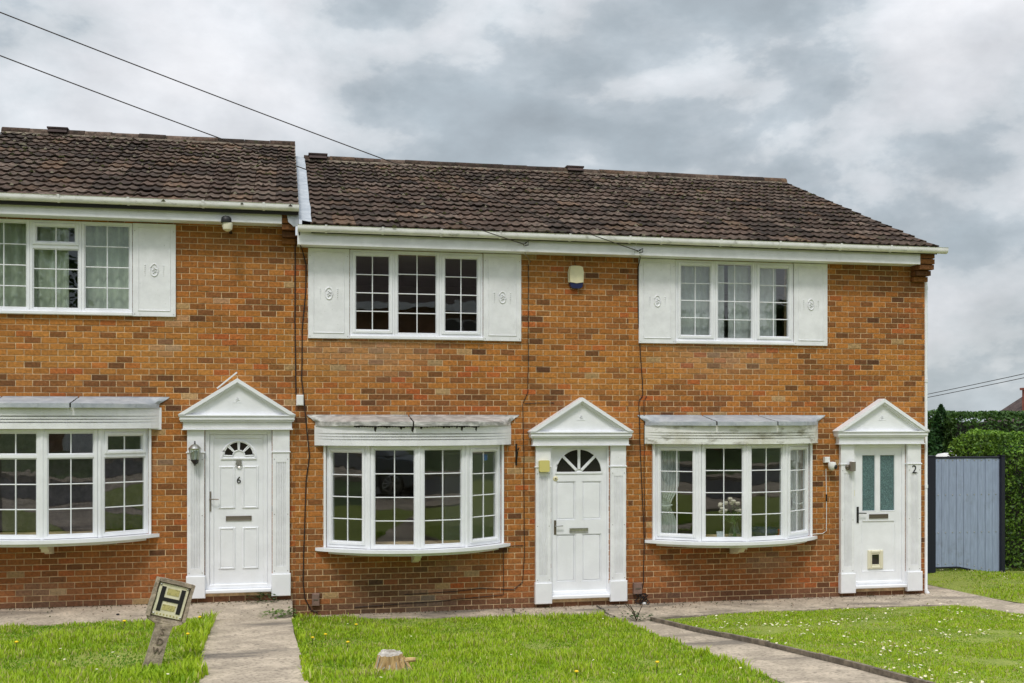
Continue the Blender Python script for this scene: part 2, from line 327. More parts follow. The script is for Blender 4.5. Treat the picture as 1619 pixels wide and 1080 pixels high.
sheet('side_path', [(9.46,12),(9.46,-1.0),(9.285,-1.03),(9.40,-2.2),(9.7,-9.4),(10.75,-9.4),(10.33,-2.4),(10.29,-1.15),(10.02,.72),(10.2,12)], zm, 'concrete', .1, lift=.008, sub=.6, wob=.008)
# kerb edging beside the front path: separate lengths
kp = [(4.64,-1.36),(4.775,-2.66),(5.015,-3.87),(5.145,-5.0),(5.235,-6.4),(5.315,-9.4)]
kr = thing('path_edging', 'low weathered concrete edging along the daisy lawn beside the middle path', 'edging', (4.64,-1.36,0))
def along(pts, d):
    for a, b in zip(pts, pts[1:]):
        l = math.dist(a, b)
        if d <= l or b == pts[-1]: return a[0]+(b[0]-a[0])*d/l, a[1]+(b[1]-a[1])*d/l
        d -= l
for i in range(9):
    a = along(kp, i*.9+.006); b = along(kp, i*.9+.894); n = Vector((b[1]-a[1], a[0]-b[0])).normalized()*-.045
    dz = random.uniform(-.008, .008)
    vs = [(p[0]+s*n.x, p[1]+s*n.y, zm(*p)+h+dz) for p in (a, b) for s in (0, 1) for h in (-.08, .055)]
    MB().add(vs, [(0,1,3,2),(4,6,7,5),(0,4,5,1),(2,3,7,6),(1,5,7,3),(0,2,6,4)]).build('kerb_stone', 'kerb', kr)
# lawn soil
sheet('lawn', [(-12,-1.27),(-1.02,-1.21),(-.91,-1.33),(-.87,-3.7),(-.81,-5.3),(-.93,-9.4),(-12,-9.4)], zl, 'soil', lift=-.02, sub=.6, wob=.02)
sheet('lawn', [(.105,-.002),(.25,-.042),(1.24,-.362),(2.47,-.572),(4.22,-.702),(4.23,-4.8),(4.195,-9.4),(.305,-9.4),(.215,-5.5),(.165,-4.),(.105,-2.6)], zm, 'soil', lift=-.004, sub=.6, wob=.02)
sheet('lawn', [(4.83,-1.24),(6.36,-1.0),(8.1,-.95),(9.27,-1.06),(9.39,-2.2),(9.69,-9.4),(5.37,-9.4),(5.28,-6.4),(5.19,-5.0),(5.06,-3.87),(4.83,-2.66)], zm, 'soil', lift=.004, sub=.6, wob=.02)
def zr(x, y): return zm(x, y)+.03*max(0, min(1, (x-10.2)/.6))+.10*math.exp(-((x-11.0)**2+(y-1.9)**2)/.8)
sheet('lawn', [(10.03,.72),(10.30,-1.15),(10.34,-2.4),(10.76,-9.4),(30,-9.4),(30,12),(10.21,12)], zr, 'soil', lift=.006, sub=.7, wob=.01)
# street behind the camera, seen only in the window glass
sheet('pavement', [(-60,-9.41),(60,-9.41),(60,-11.4),(-60,-11.4)], lambda x, y: slope(y)+.05, 'concrete', .2, sub=3)
sheet('road', [(-60,-11.41),(60,-11.41),(60,-18),(-60,-18)], lambda x, y: .80, 'asphalt', sub=6)
sheet('pavement', [(-60,-18.01),(60,-18.01),(60,-20),(-60,-20)], lambda x, y: .93, 'concrete', .2, sub=6)

# ================================================================== HOUSES
BW, BH, J = .2025, .0785, .010
def lerp3(a, b, t): return tuple(x+(y-x)*t for x, y in zip(a, b))
ORANGE, TAN, RED, BROWN, DARK, MID = (.45,.168,.034), (.48,.218,.052), (.43,.115,.032), (.225,.090,.033), (.120,.054,.026), (.355,.128,.035)
WALL_PATCHES = [(-1.49,3.57,.22,.9), (-.89,4.2,.14,.8), (-.72,5.0,.35,-.7), (-1.35,3.92,.2,.5), (1.9,.16,.5,.55), (1.2,3.62,1.2,.3), (6.2,3.62,1.1,.3), (6.3,.78,.9,-.5), (1.74,.75,.9,-.45), (-2.9,.95,.9,-.45), (2.3,.62,.5,.25), (6.9,.55,.5,.35), (-3.0,.42,.5,.35), (8.9,4.9,.9,-.6), (3.9,4.9,.7,-.4), (.2,4.75,.4,-.55), (-1.6,2.05,.35,.3), (8.3,.2,.6,-.4)]
def brick_col(x, z, oz, rnd):
    z = z-oz*.6
    n = noise.noise((x*.55, z*1.6, 1.3))+.5*noise.noise((x*1.7, z*3.2, 7.1))
    warm = max(0, 1-abs(z-3.35)/.85)                     # the band between the storeys is the yellowest
    low = max(0, min(1, (1.3-z)/1.1))
    base = lerp3(lerp3(MID, ORANGE, .35+.5*warm+.25*n), TAN, max(0, min(1, .10+.45*warm*rnd.random()+.25*rnd.random()-.3*n)))
    base = lerp3(base, (.295,.102,.042), .65*low)
    pr = [.05+.05*warm, .20+.34*max(0, n)+.10*low, .025+.10*max(0, n-.1)]
    if x > 7.6: pr[1] += .16; pr[2] += .05
    if 2.72 < z < 3.06 and noise.noise((x*.8, 0, 4)) > -.15: pr[1] += .38; pr[2] += .14
    u = rnd.random()
    if u < pr[0]: c = lerp3(base, RED, rnd.uniform(.4, 1))
    elif u < pr[0]+pr[1]: c = lerp3(base, BROWN, rnd.uniform(.2, .95))
    elif u < pr[0]+pr[1]+pr[2]: c = lerp3(base, DARK, rnd.uniform(.55, 1))
    else: c = base
    if z < .14: c = lerp3(c, (.12,.075,.055), .6)
    if z < .62 and .2 < x < 2.0: c = lerp3(c, (.09,.065,.042), .6*max(0, min(1, .75+noise.noise((x*1.2, z*3, 9)))))
    if rnd.random() < .012: c = lerp3(c, (.46,.31,.15), .8)
    for ex, ez, er, am in WALL_PATCHES:                        # salts, old repairs, damp by sills and ground; darker patches below the eaves
        d = math.hypot((x-ex)/er, (z+oz*.6-ez)/(er*.45))
        if d < 1: c = lerp3(c, (.55,.47,.36) if am > 0 else (.10,.075,.05), abs(am)*(1-d)*rnd.uniform(.5, 1))
    k = rnd.uniform(.86, 1.13); return tuple(v*k for v in c)
def brick_mesh():
    return MB().bbox(-(BW-J)/2, (BW-J)/2, 0, .05, -(BH-J)/2, (BH-J)/2, .003)
brick_me = brick_mesh().mesh('brick'); brick_me.materials.append(M['brick_piece'])
def brick_front(mb, x0, x1, z0, z1, y, col, T=None, b=.003):
    vs = [(x0,y+.05,z0),(x1,y+.05,z0),(x1,y+.05,z1),(x0,y+.05,z1),(x0,y+b,z0),(x1,y+b,z0),(x1,y+b,z1),(x0,y+b,z1),(x0+b,y,z0+b),(x1-b,y,z0+b),(x1-b,y,z1-b),(x0+b,y,z1-b)]
    if T is not None: vs = [tuple(T @ Vector(p)) for p in vs]
    mb.add(vs, [(8,9,10,11),(4,5,9,8),(5,6,10,9),(6,7,11,10),(7,4,8,11),(0,1,5,4),(1,2,6,5),(2,3,7,6),(3,0,4,7)], col)
def rect_holes(mb, x0, x1, z0, z1, holes, y0, y1):
    xs = sorted({x0, x1, *[h[0] for h in holes], *[h[1] for h in holes]})
    for a, b in zip(xs, xs[1:]):
        cut = sorted([(h[2], h[3]) for h in holes if h[0] <= a+1e-6 and h[1] >= b-1e-6]); z = z0
        for c, d in cut: mb.box(a, b, y0, y1, z, c); z = d
        mb.box(a, b, y0, y1, z, z1)
ZC = -.16                                                # underside of the first course
def brickwork(house, x0, x1, zt, holes, hide, oz, seed):
    rnd = random.Random(seed)
    wb = MB(); rect_holes(wb, x0, x1, ZC, zt, holes, .0065, .25); wall = wb.build('wall', 'mortar', house)
    stuff = MB(); full = []
    i = 0; z = ZC
    while z+BH < zt+.02:
        zc = z+BH/2; x = math.floor(x0/BW)*BW-(i % 2)*BW/2
        blocks = sorted([(h[0], h[1]) for h in holes if h[2]-.02 < zc < h[3]+.02])
        while x < x1:
            a, b = max(x+J/2, x0+.001), min(x+BW-J/2, x1-.001); segs = [(a, b)] if b > a else []
            for h0, h1 in blocks: segs = [s for p in segs for s in ((p[0], min(p[1], h0)), (max(p[0], h1), p[1])) if s[1]-s[0] > .015]
            for a, b in segs:
                c = brick_col((a+b)/2, zc, oz, rnd); y = rnd.gauss(0, .0012)
                if b-a > BW-J-.001 and zc > .02+oz and not any(h[0] < b and h[1] > a and h[2] < zc < h[3] for h in hide): full.append((a, b, zc, y, c))
                else: brick_front(stuff, a, b, z+J/2, z+BH-J/2, y, c)
            x += BW
        z += BH; i += 1
    full.sort(key=lambda q: math.dist(((q[0]+q[1])/2, 0, q[2]), (0, -14.87, 2.63)))
    for q in full[:300]:
        o = link('brick', brick_me, None, wall, loc=((q[0]+q[1])/2, q[3], q[2])); o.color = (*q[4], 1)
        o.rotation_euler = (0, rnd.gauss(0, .0035), 0)
    for q in full[300:]: brick_front(stuff, q[0], q[1], q[2]-BH/2+J/2, q[2]+BH/2-J/2, q[3], q[4])
    return wall, stuff

EY, EZ, RY, RZ = -.36, 5.165, 4.72, 7.20                 # eaves and ridge
PITCH = math.atan2(RZ-EZ, RY-EY); SL = math.hypot(RZ-EZ, RY-EY); ROWS = 16; GA = SL/ROWS; TW = .30
def tile_mesh(v):
    n = 14; mb = MB()
    def prof(u): 
        p = (u*2) % 1; q = abs(p-.36)/.30
        return .019*(math.cos(min(1, q)*PI)+1)/2
    vs = []
    for yy, h in ((0, .036), (.42, .004)):
        for i in range(n+1):
            u = i/n; jit = .004*noise.noise((u*5, v*3.1, yy*9))
            vs.append((u*(TW-.004)-TW/2, yy+(jit*2 if yy == 0 else 0), prof(u)+h+jit))
    for i in range(n+1):
        u = i/n; vs.append((u*(TW-.004)-TW/2, .006, prof(u)+.014))
    fs = [(i, i+1, n+1+i+1, n+1+i) for i in range(n)]+[(2*(n+1)+i, 2*(n+1)+i+1, i+1, i) for i in range(n)]
    mb.add(vs, fs); me = mb.mesh('roof_tile'); me.materials.append(M['tile'])
    me.polygons.foreach_set('use_smooth', [True]*len(me.polygons)); me.set_sharp_from_angle(angle=R(50)); return me
tile_mes = [tile_mesh(v) for v in range(4)]
def ridge_mesh():
    n = 8; vs = []
    for x in (-.222, .222):
        for r in (.115, .095):
            vs += [(x, r*math.cos(PI*k/n), r*math.sin(PI*k/n)*.82) for k in range(n+1)]
    q = n+1; fs = [(k, k+1, 2*q+k+1, 2*q+k) for k in range(n)]+[(k, q+k, q+k+1, k+1) for k in range(n)]+[(2*q+k, 2*q+k+1, 3*q+k+1, 3*q+k) for k in range(n)]
    me = MB().add(vs, fs).mesh('ridge_tile'); me.materials.append(M['tile']); me.polygons.foreach_set('use_smooth', [True]*len(me.polygons)); me.set_sharp_from_angle(angle=R(50)); return me
ridge_me = ridge_mesh()
def tile_col(rnd, x, r):
    n = noise.noise((x*.7, r*.35, 2)); k = rnd.uniform(.72, 1.30)*(1+.25*n); c = rnd.choices(((.100,.066,.050), (.135,.096,.074), (.062,.043,.034), (.140,.088,.058)), (5, 3, 3, 1))[0]
    return tuple(v*k for v in c)
def roof(house, x0, x1, oz, seed, verge=(False, True)):
    rnd = random.Random(seed); c, s = math.cos(PITCH), math.sin(PITCH)
    un = MB().prism_x([(EY+.03, EZ+oz-.03), (RY, RZ+oz-.02), (2*RY-EY, EZ+oz-.03), (2*RY-EY, EZ+oz-.09), (RY, RZ+oz-.09), (EY+.03, EZ+oz-.09)], x0+.012, x1-.012)
    rf = un.build('roof', 'underlay', house)
    back = MB().grid(lambda u, v: (x0+(x1-x0)*u, RY+(RY-EY)*v, RZ+oz+.01-(RZ-EZ)*v), 1, 1).build('rear_slope', 'roof_far', rf)
    nc = max(1, round((x1-x0)/TW)); tw = (x1-x0)/nc
    for r in range(ROWS):
        d = r*GA
        for k in range(nc):
            me = tile_mes[rnd.randrange(4)]; x = x0+(k+.5)*tw
            o = link('roof_tile', me, None, rf, loc=(x, EY+d*c+rnd.gauss(0, .004), EZ+oz+d*s+rnd.gauss(0, .002)+.006*noise.noise((x*.9, r*.4, 5))))
            o.rotation_euler = (PITCH+rnd.gauss(0, .006), rnd.gauss(0, .008), rnd.gauss(0, .006)); o.scale.x = tw/TW; o.color = (*tile_col(rnd, x, r), 1)
    nr = round((x1-x0)/.45); rw = (x1-x0)/nr
    for k in range(nr):
        o = link('ridge_tile', ridge_me, None, rf, loc=(x0+(k+.5)*rw, RY, RZ+oz+rnd.gauss(.0, .004))); o.scale.x = rw/.45
        o.rotation_euler = (0, rnd.gauss(0, .008), rnd.gauss(0, .01)); o.color = (*tile_col(rnd, x0+k, 9), 1)
    mo = MB()
    for sgn in (1, -1): mo.grid(lambda u, v: (x0+(x1-x0)*u, RY-sgn*.13+sgn*.03*v, RZ+oz-.03+.05*v+.012*noise.noise((u*60, 2, 0))), 60, 1)
    mo.build('ridge_mortar', 'kerb', rf)
    ms = MB(); area = int((x1-x0)*75)
    for k in range(area):
        d = SL*(1-abs(rnd.gauss(0, .33))) if rnd.random() < .6 else rnd.uniform(0, SL)
        if not 0 < d < SL: continue
        d = round(d/GA)*GA-.01+rnd.gauss(0, .03) if rnd.random() < .8 else d
        x = rnd.uniform(x0+.05, x1-.05); q = rnd.uniform(.012, .034); gc = rnd.choice(((.035,.036,.016), (.055,.055,.022), (.028,.022,.016), (.19,.17,.12)))
        p = Vector((x, EY+d*c, EZ+oz+d*s+.045)); vs = [p+Vector((q*math.cos(t)*rnd.uniform(.7, 1.4), q*math.sin(t)*c, q*math.sin(t)*s-.012)) for t in [2*PI*j/6 for j in range(6)]]+[p+Vector((0, -.3*q, q*.55))]
        ms.add(vs, [(j, (j+1) % 6, 6) for j in range(6)], gc)
    ms.build('moss', 'moss', rf, kind='stuff', fix=False)
    if verge[1]:
        mv = MB().prism_x([(EY+.02, EZ+oz-.025), (RY, RZ+oz-.015), (RY, RZ+oz+.03), (EY+.02, EZ+oz+.02)], x1-.02, x1-.004); mv.build('verge_mortar', 'kerb', rf)
    return rf
def eaves(house, x0, x1, oz, gx0, gx1, seed):
    rnd = random.Random(seed)
    MB().bbox(x0, x1, -.275, -.25, 4.93+oz, 5.10+oz, .004).build('fascia', 'upvc_aged', house)
    MB().box(x0, x1, -.249, -.002, 4.937+oz, 4.95+oz).build('soffit', 'upvc_aged', house)
    GC, GR, GD = 5.140+oz, .052, .052
    pr = [(-.335+GR*math.cos(PI*k/10), GC-GD*math.sin(PI*k/10)) for k in range(11)]
    pr = [(-.2765, 5.165+oz), (-.283, 5.165+oz)]+pr+[(-.387, 5.168+oz), (-.393, 5.174+oz), (-.380, 5.174+oz)]
    inner = [(-.335+(GR-.006)*math.cos(PI*k/10), GC+.004-(GD-.006)*math.sin(PI*k/10)) for k in range(10, -1, -1)]+[(-.289, 5.16+oz)]
    gt = MB().prism_x(pr+inner, gx0, gx1).build('gutter', 'gutter', house, smooth=True)
    x = gx0+.35
    while x < gx1-.1:
        p2 = [(-.335+(GR+.006)*math.cos(PI*k/10), GC-(GD+.007)*math.sin(PI*k/10)) for k in range(11)]; p2 = [(-.276, 5.155+oz)]+p2+[(-.398, 5.180+oz), (-.390, 5.180+oz), (-.389, GC)]+[(-.335+(GR-.001)*math.cos(PI*k/10), GC-(GD-.001)*math.sin(PI*k/10)) for k in range(10, -1, -1)]
        MB().prism_x(p2, x, x+.03).build('gutter_bracket', 'gutter', gt); x += rnd.uniform(.72, 1.0)
    return gt

def facet(win, P0, P1, z0, z1, sash=False, rows=4, cols=2, transom=None, fr=.042):
    """one light of a window between two plan points (front line); members, bars and panes"""
    w = math.dist(P0, P1); a = math.atan2(P1[1]-P0[1], P1[0]-P0[0])
    T = Matrix.Translation((P0[0], P0[1], 0)) @ Matrix.Rotation(a, 4, 'Z')
    MB(T).ring(0, w, z0, z1, fr, 0, .06).build('frame', 'upvc', win)
    def light(u0, u1, a0, a1, sash, rows, cols):
        t = .040 if sash else .014
        MB(T).ring(u0, u1, a0, a1, t, -.014 if sash else .008, .05, .007).build('sash' if sash else 'bead', 'upvc', win)
        if sash: MB(T).ring(u0+t, u1-t, a0+t, a1-t, .01, .004, .05, .003).build('bead', 'upvc', win); t += .01
        u0 += t; u1 -= t; a0 += t; a1 -= t; b = .0068
        dz = (a1-a0)/rows; du = (u1-u0)/cols
        for c in range(cols):
            for r in range(rows):
                MB(T).box(u0+c*du+(b if c else 0), u0+(c+1)*du-(b if c < cols-1 else 0), .024, .030, a0+r*dz+(b if r else 0), a0+(r+1)*dz-(b if r < rows-1 else 0)).build('pane', 'glass', win)
        for c in range(1, cols): MB(T).bbox(u0+c*du-b, u0+c*du+b, .016, .038, a0, a1, .003).build('glazing_bar', 'upvc', win)
        for r in range(1, rows):
            for c in range(cols): MB(T).bbox(u0+c*du+(b if c else 0), u0+(c+1)*du-(b if c < cols-1 else 0), .017, .037, a0+r*dz-b, a0+r*dz+b, .003).build('glazing_bar', 'upvc', win)
    if transom is None: light(fr, w-fr, z0+fr, z1-fr, sash, rows, cols)
    else:
        zt = z1-transom; MB(T).bbox(fr, w-fr, 0, .06, zt-.022, zt+.022).build('transom', 'upvc', win)
        light(fr, w-fr, zt+.022, z1-fr, sash, 1, cols); light(fr, w-fr, z0+fr, zt-.022, False, rows-1, cols)

def shutter(house, x0, x1, z0, z1, flip=False):
    sh = MB().bbox(x0, x1, -.032, -.003, z0, z1, .004).build('shutter', 'upvc_aged', house)
    i = .065
    MB().ring(x0+i, x1-i, z0+.07, z1-.05, .012, -.040, -.0325, .004).build('panel_moulding', 'upvc_aged', sh)
    cx, cz = (x0+x1)/2, (z0+z1)/2-.0
    MB().tube([(cx+.048*math.cos(2*PI*k/24), -.036, cz+.078*math.sin(2*PI*k/24)) for k in range(24)], .0075, 6, closed=True).build('emblem_ring', 'upvc_aged', sh, smooth=True)
    em = MB()
    for k in range(9):
        a = k*2.4; r = .008*math.sqrt(k)*1.1; em.lathe((cx+r*math.cos(a), -.036, cz+r*1.6*math.sin(a)), [(.004,-.008),(.012,0),(.004,.008)], 6)
    for sx in (-1, 1):
        for k in range(6): em.lathe((cx+sx*.115, -.034, cz+.06-k*.026), [(.001,-.010+.001*k),(.011-.001*k,0),(.001,.010-.001*k)], 6)
    em.build('emblem_relief', 'upvc_aged', sh, smooth=True)
    for a, b in ((x0+.025, z0+.03), (x1-.025, z0+.03), (x0+.025, z1-.1), (x1-.025, z1-.1)): MB().lathe((a, -.034, b), [(.001,-.004),(.006,0),(.001,.004)], 6).build('screw', 'bronze', sh)
    return sh

def bay(house, ox, oz, style):
    z0, z1 = .925+oz, 2.288+oz; bx0, bx1 = .55+ox, 2.94+ox; wd = (bx1-bx0)/2/(math.cos(R(35))+math.cos(R(12)))
    P = [Vector((bx0, -.004))]
    for a in (-35, -12, 12, 35): P.append(P[-1]+Vector((math.cos(R(a)), math.sin(R(a))))*wd)
    win = MB()
    for i, p in enumerate(P):                            # corner posts
        if i in (0, 4): win.box(p.x-(.035 if i == 0 else -.004), p.x+(.035 if i == 4 else -.004), -.045, .05, z0, z1)
        else: win.tube([(p.x, p.y+.022, z0), (p.x, p.y+.022, z1)], .026, 10)
    bw = win.build('bay_window', 'upvc', house)
    for i in range(4):
        d = (P[i+1]-P[i]).normalized(); g = .022
        facet(bw, P[i]+d*(g if i else .002), P[i+1]-d*(g if i < 3 else .002), z0+.003, z1-.003, sash=(i in (0, 3) if style != 'six' else i == 3), rows=4, transom=.335 if style == 'six' else None)
    # sill slab on a bow, board under it, bracket
    a = arc(.404+ox, 3.077+ox, .60); MB().prism_z(a, .878+oz, .922+oz).build('window_sill', 'upvc', bw)
    a2 = arc(.58+ox, 2.91+ox, .52); MB().prism_z(a2, .835+oz, .8775+oz).build('base_board', 'upvc_aged', bw)
    xm = 1.74+ox; MB().prism_x([(-.001, .834+oz), (-.42, .834+oz), (-.42, .80+oz), (-.34, .79+oz), (-.30, .745+oz), (-.16, .735+oz), (-.10, .70+oz), (-.001, .69+oz)], xm-.045, xm+.045).build('sill_bracket', 'cream_pale', bw)
    MB().prism_z(arc(bx0+.06, bx1-.06, .44), .88+oz, .921+oz).build('window_board', 'upvc', bw)
    # head: stacked mouldings on the same bow, then the lead
    hm = 'head_dirty' if style == 'two' else 'upvc_aged'; hd = MB()
    for za, zb, dd in ((2.290, 2.362, .588), (2.362, 2.378, .558), (2.378, 2.400, .592), (2.400, 2.415, .562), (2.415, 2.438, .600), (2.438, 2.454, .568), (2.454, 2.555, .614)):
        hd.prism_z(arc(.395+ox, 3.086+ox, dd), za+oz, zb+oz)
    cn = hd.build('bay_canopy', hm, house)
    if style == 'six': MB().prism_z(arc(2.98+ox, 3.10+ox, .02, 4), 2.275+oz, 2.56+oz).build('end_cap', 'upvc', cn)
    n = 36; bot = arc(.40+ox, 3.08+ox, .66, n)
    def lead(u, v):                                      # u along, v from wall to drip
        i = min(n-1, int(u*n)); f = u*n-i; bx = bot[i][0]*(1-f)+bot[i+1][0]*f; by = bot[i][1]*(1-f)+bot[i+1][1]*f-.012
        tx = .287+ox+(3.208-.287)*u; wr = .012 if style == 'four' else .006
        wv = noise.noise((tx*5+v*6, v*2.5, oz*9+ox))*wr*(1 if style == 'four' else .7)
        if v < .1: return (tx, -.006, 2.70+oz-.006*v/.1+wv*.4)
        if v < .8: q = (v-.1)/.7; return (tx+(bx-tx)*q, -.006+(by+.006)*q, 2.69+oz-.085*q+wv)
        q = (v-.8)/.2; return (bx, by-.004, 2.605+oz-.055*q+wv*.8)
    seams = {'six': (0, .30, .615, 1), 'four': (0, .47, 1), 'two': (0, .34, .635, 1)}[style]
    for a, b in zip(seams, seams[1:]):
        MB().grid(lambda u, v: (lambda p: (p[0], p[1], p[2]+.002*random.random()))(lead(a+.003+(b-a-.006)*u, v)), max(6, int(20*(b-a))+6), 10).build('lead_sheet', 'flashing' if style == 'four' else 'lead', cn, smooth=True)
    MB().prism_z(arc(.41+ox, 3.07+ox, .60), 2.556+oz, 2.60+oz).build('canopy_deck', 'felt', cn)
    if style == 'four':                                  # torn felt hanging from under the flashing
        js = MB(); rr = random.Random(4); pts = arc(.42+ox, 3.06+ox, .622, 80)
        for i in range(80):
            d = .008+.03*max(0, noise.noise((i*.37, 1, 1)))+(.07 if rr.random() < .10 else 0)*rr.random(); d2 = .008+.03*max(0, noise.noise(((i+1)*.37, 1, 1)))
            (xa, ya), (xb, yb) = pts[i], pts[i+1]
            js.add([(xa, ya, 2.575), (xb, yb, 2.575), (xb, yb, 2.548-d2), ((xa+xb)/2, (ya+yb)/2-.001, 2.545-d*1.4), (xa, ya, 2.55-d)], [(0,1,2,3,4)])
        js.build('torn_felt', 'felt', cn)
    return bw

def surround(house, ox, oz, style):
    sr = MB().bbox(3.375+ox, 4.765+ox, -.10, .0, 2.283+oz, 2.375+oz, .006).build('door_surround', 'upvc_aged', house)   # frieze
    def cornice():
        c = MB()
        c.bbox(3.362+ox, 4.778+ox, -.115, .0, 2.268+oz, 2.2825+oz, .004); c.bbox(3.345+ox, 4.79+ox, -.13, 0, 2.3755+oz, 2.395+oz); c.bbox(3.335+ox, 4.80+ox, -.15, 0, 2.3955+oz, 2.445+oz, .01); c.bbox(3.325+ox, 4.81+ox, -.165, 0, 2.4455+oz, 2.468+oz)
        return c.build('cornice', 'upvc', sr)
    cornice()
    xa, xb, xm, zb, za = 3.315+ox, 4.815+ox, 4.065+ox, 2.4685+oz, 2.945+oz
    def tri(o): sl = (za-zb)/(xm-xa); n = math.hypot(1, sl); return (xa+o*n/sl*1.0, xm, xb-o*n/sl*1.0, za-o*n)
    def rake(o0, o1, y, nm):
        a, b = tri(o0), tri(o1)
        MB().prism_y([(a[0], zb), (a[1], a[3]), (b[1], b[3]), (b[0], zb)], y, -.001).build(nm, 'upvc', sr)
        MB().prism_y([(a[2], zb), (b[2], zb), (b[1]+.0005, b[3]), (a[1]+.0005, a[3])], y, -.001).build(nm, 'upvc', sr)
    rake(0, .045, -.175, 'raking_cornice'); rake(.0452, .066, -.155, 'raking_moulding'); rake(.0662, .078, -.135, 'raking_moulding')
    t = tri(.0785); MB().prism_y([(t[0], zb), (t[1], t[3]), (t[2], zb)], -.105, -.001).build('pediment_panel', 'upvc', sr)
    em = MB()
    for k in range(7): em.lathe((xm+(-.05+.0167*k), -.107, 2.63+oz), [(.001,-.005),(.007,0),(.001,.005)], 6)
    for k in range(8): a = k*2.4; r = .009*math.sqrt(k); em.lathe((xm+r*math.cos(a), -.107, 2.672+oz+r*math.sin(a)), [(.001,-.006),(.009,0),(.001,.006)], 6)
    em.build('emblem', 'upvc_aged', sr, smooth=True)
    for x0, x1 in ((3.425, 3.640), (4.512, 4.735)):
        x0 += ox; x1 += ox; pl = MB()
        # fluted shaft: a back board, then raised strips with gaps
        pl.box(x0, x1, -.050, -.001, .362+oz, 2.267+oz); n = 5; m = .05; fw = (x1-x0-2*m)/(2*n+1)
        pl.bbox(x0, x0+m, -.062, -.0505, .362+oz, 1.965+oz, .003); pl.bbox(x1-m, x1, -.062, -.0505, .362+oz, 1.965+oz, .003)
        for k in range(n): pl.bbox(x0+m+(2*k+1)*fw, x0+m+(2*k+2)*fw, -.062, -.0505, .46+oz, 1.84+oz, .003)
        pl.bbox(x0+m, x1-m, -.062, -.0505, .362+oz, .46+oz, .001); pl.bbox(x0+m, x1-m, -.062, -.0505, 1.84+oz, 1.965+oz, .001)
        pl.bbox(x0, x1, -.060, -.0505, 1.985+oz, 2.267+oz, .003)
        po = pl.build('pilaster', 'upvc_aged', sr)
        MB().bbox(x0-.012, x1+.012, -.074, -.001, 1.9655+oz, 1.9845+oz, .005).build('pilaster_band', 'upvc', sr)
        MB().bbox(x0-.012, x1+.014, -.085, -.001, .068+oz, .3615+oz, .008).build('pilaster_base', 'upvc', sr)
        for q in (.40, 1.15, 1.88):
            for xx in (x0+.025, x1-.025): MB().lathe((xx, -.063, q+oz), [(.001,-.006),(.007,0),(.001,.006)], 6).build('screw', 'bronze', sr)
    MB().bbox(3.655+ox, 4.498+ox, -.075, .05, .125+oz, .175+oz, .01).build('threshold', 'upvc', house)
    return sr

def fan_sector(cx, cz, r0, r1, a0, a1, n=8): return [(cx+r1*math.cos(a0+(a1-a0)*k/n), cz+r1*math.sin(a0+(a1-a0)*k/n)) for k in range(n+1)]+[(cx+r0*math.cos(a1+(a0-a1)*k/n), cz+r0*math.sin(a1+(a0-a1)*k/n)) for k in range(n+1)]
def lever(door, x, z, y, m, right=True, tall=.20):
    MB().bbox(x-.016, x+.016, y-.012, y, z-tall*.62, z+tall*.38, .003).build('handle_plate', m, door)
    MB().tube([(x, y-.012, z), (x, y-.05, z), (x+.03, y-.055, z), (x+.115, y-.05, z-.004)], .008, 8).build('handle', m, door, smooth=True)
def letter_plate(door, x, z, y, w, m):
    MB().ring(x-w/2, x+w/2, z-.032, z+.032, .012, y-.014, y, .003).build('letter_plate', m, door)
    MB().bbox(x-w/2+.0125, x+w/2-.0125, y-.010, y, z-.019, z+.019, .003).build('letter_flap', m, door)
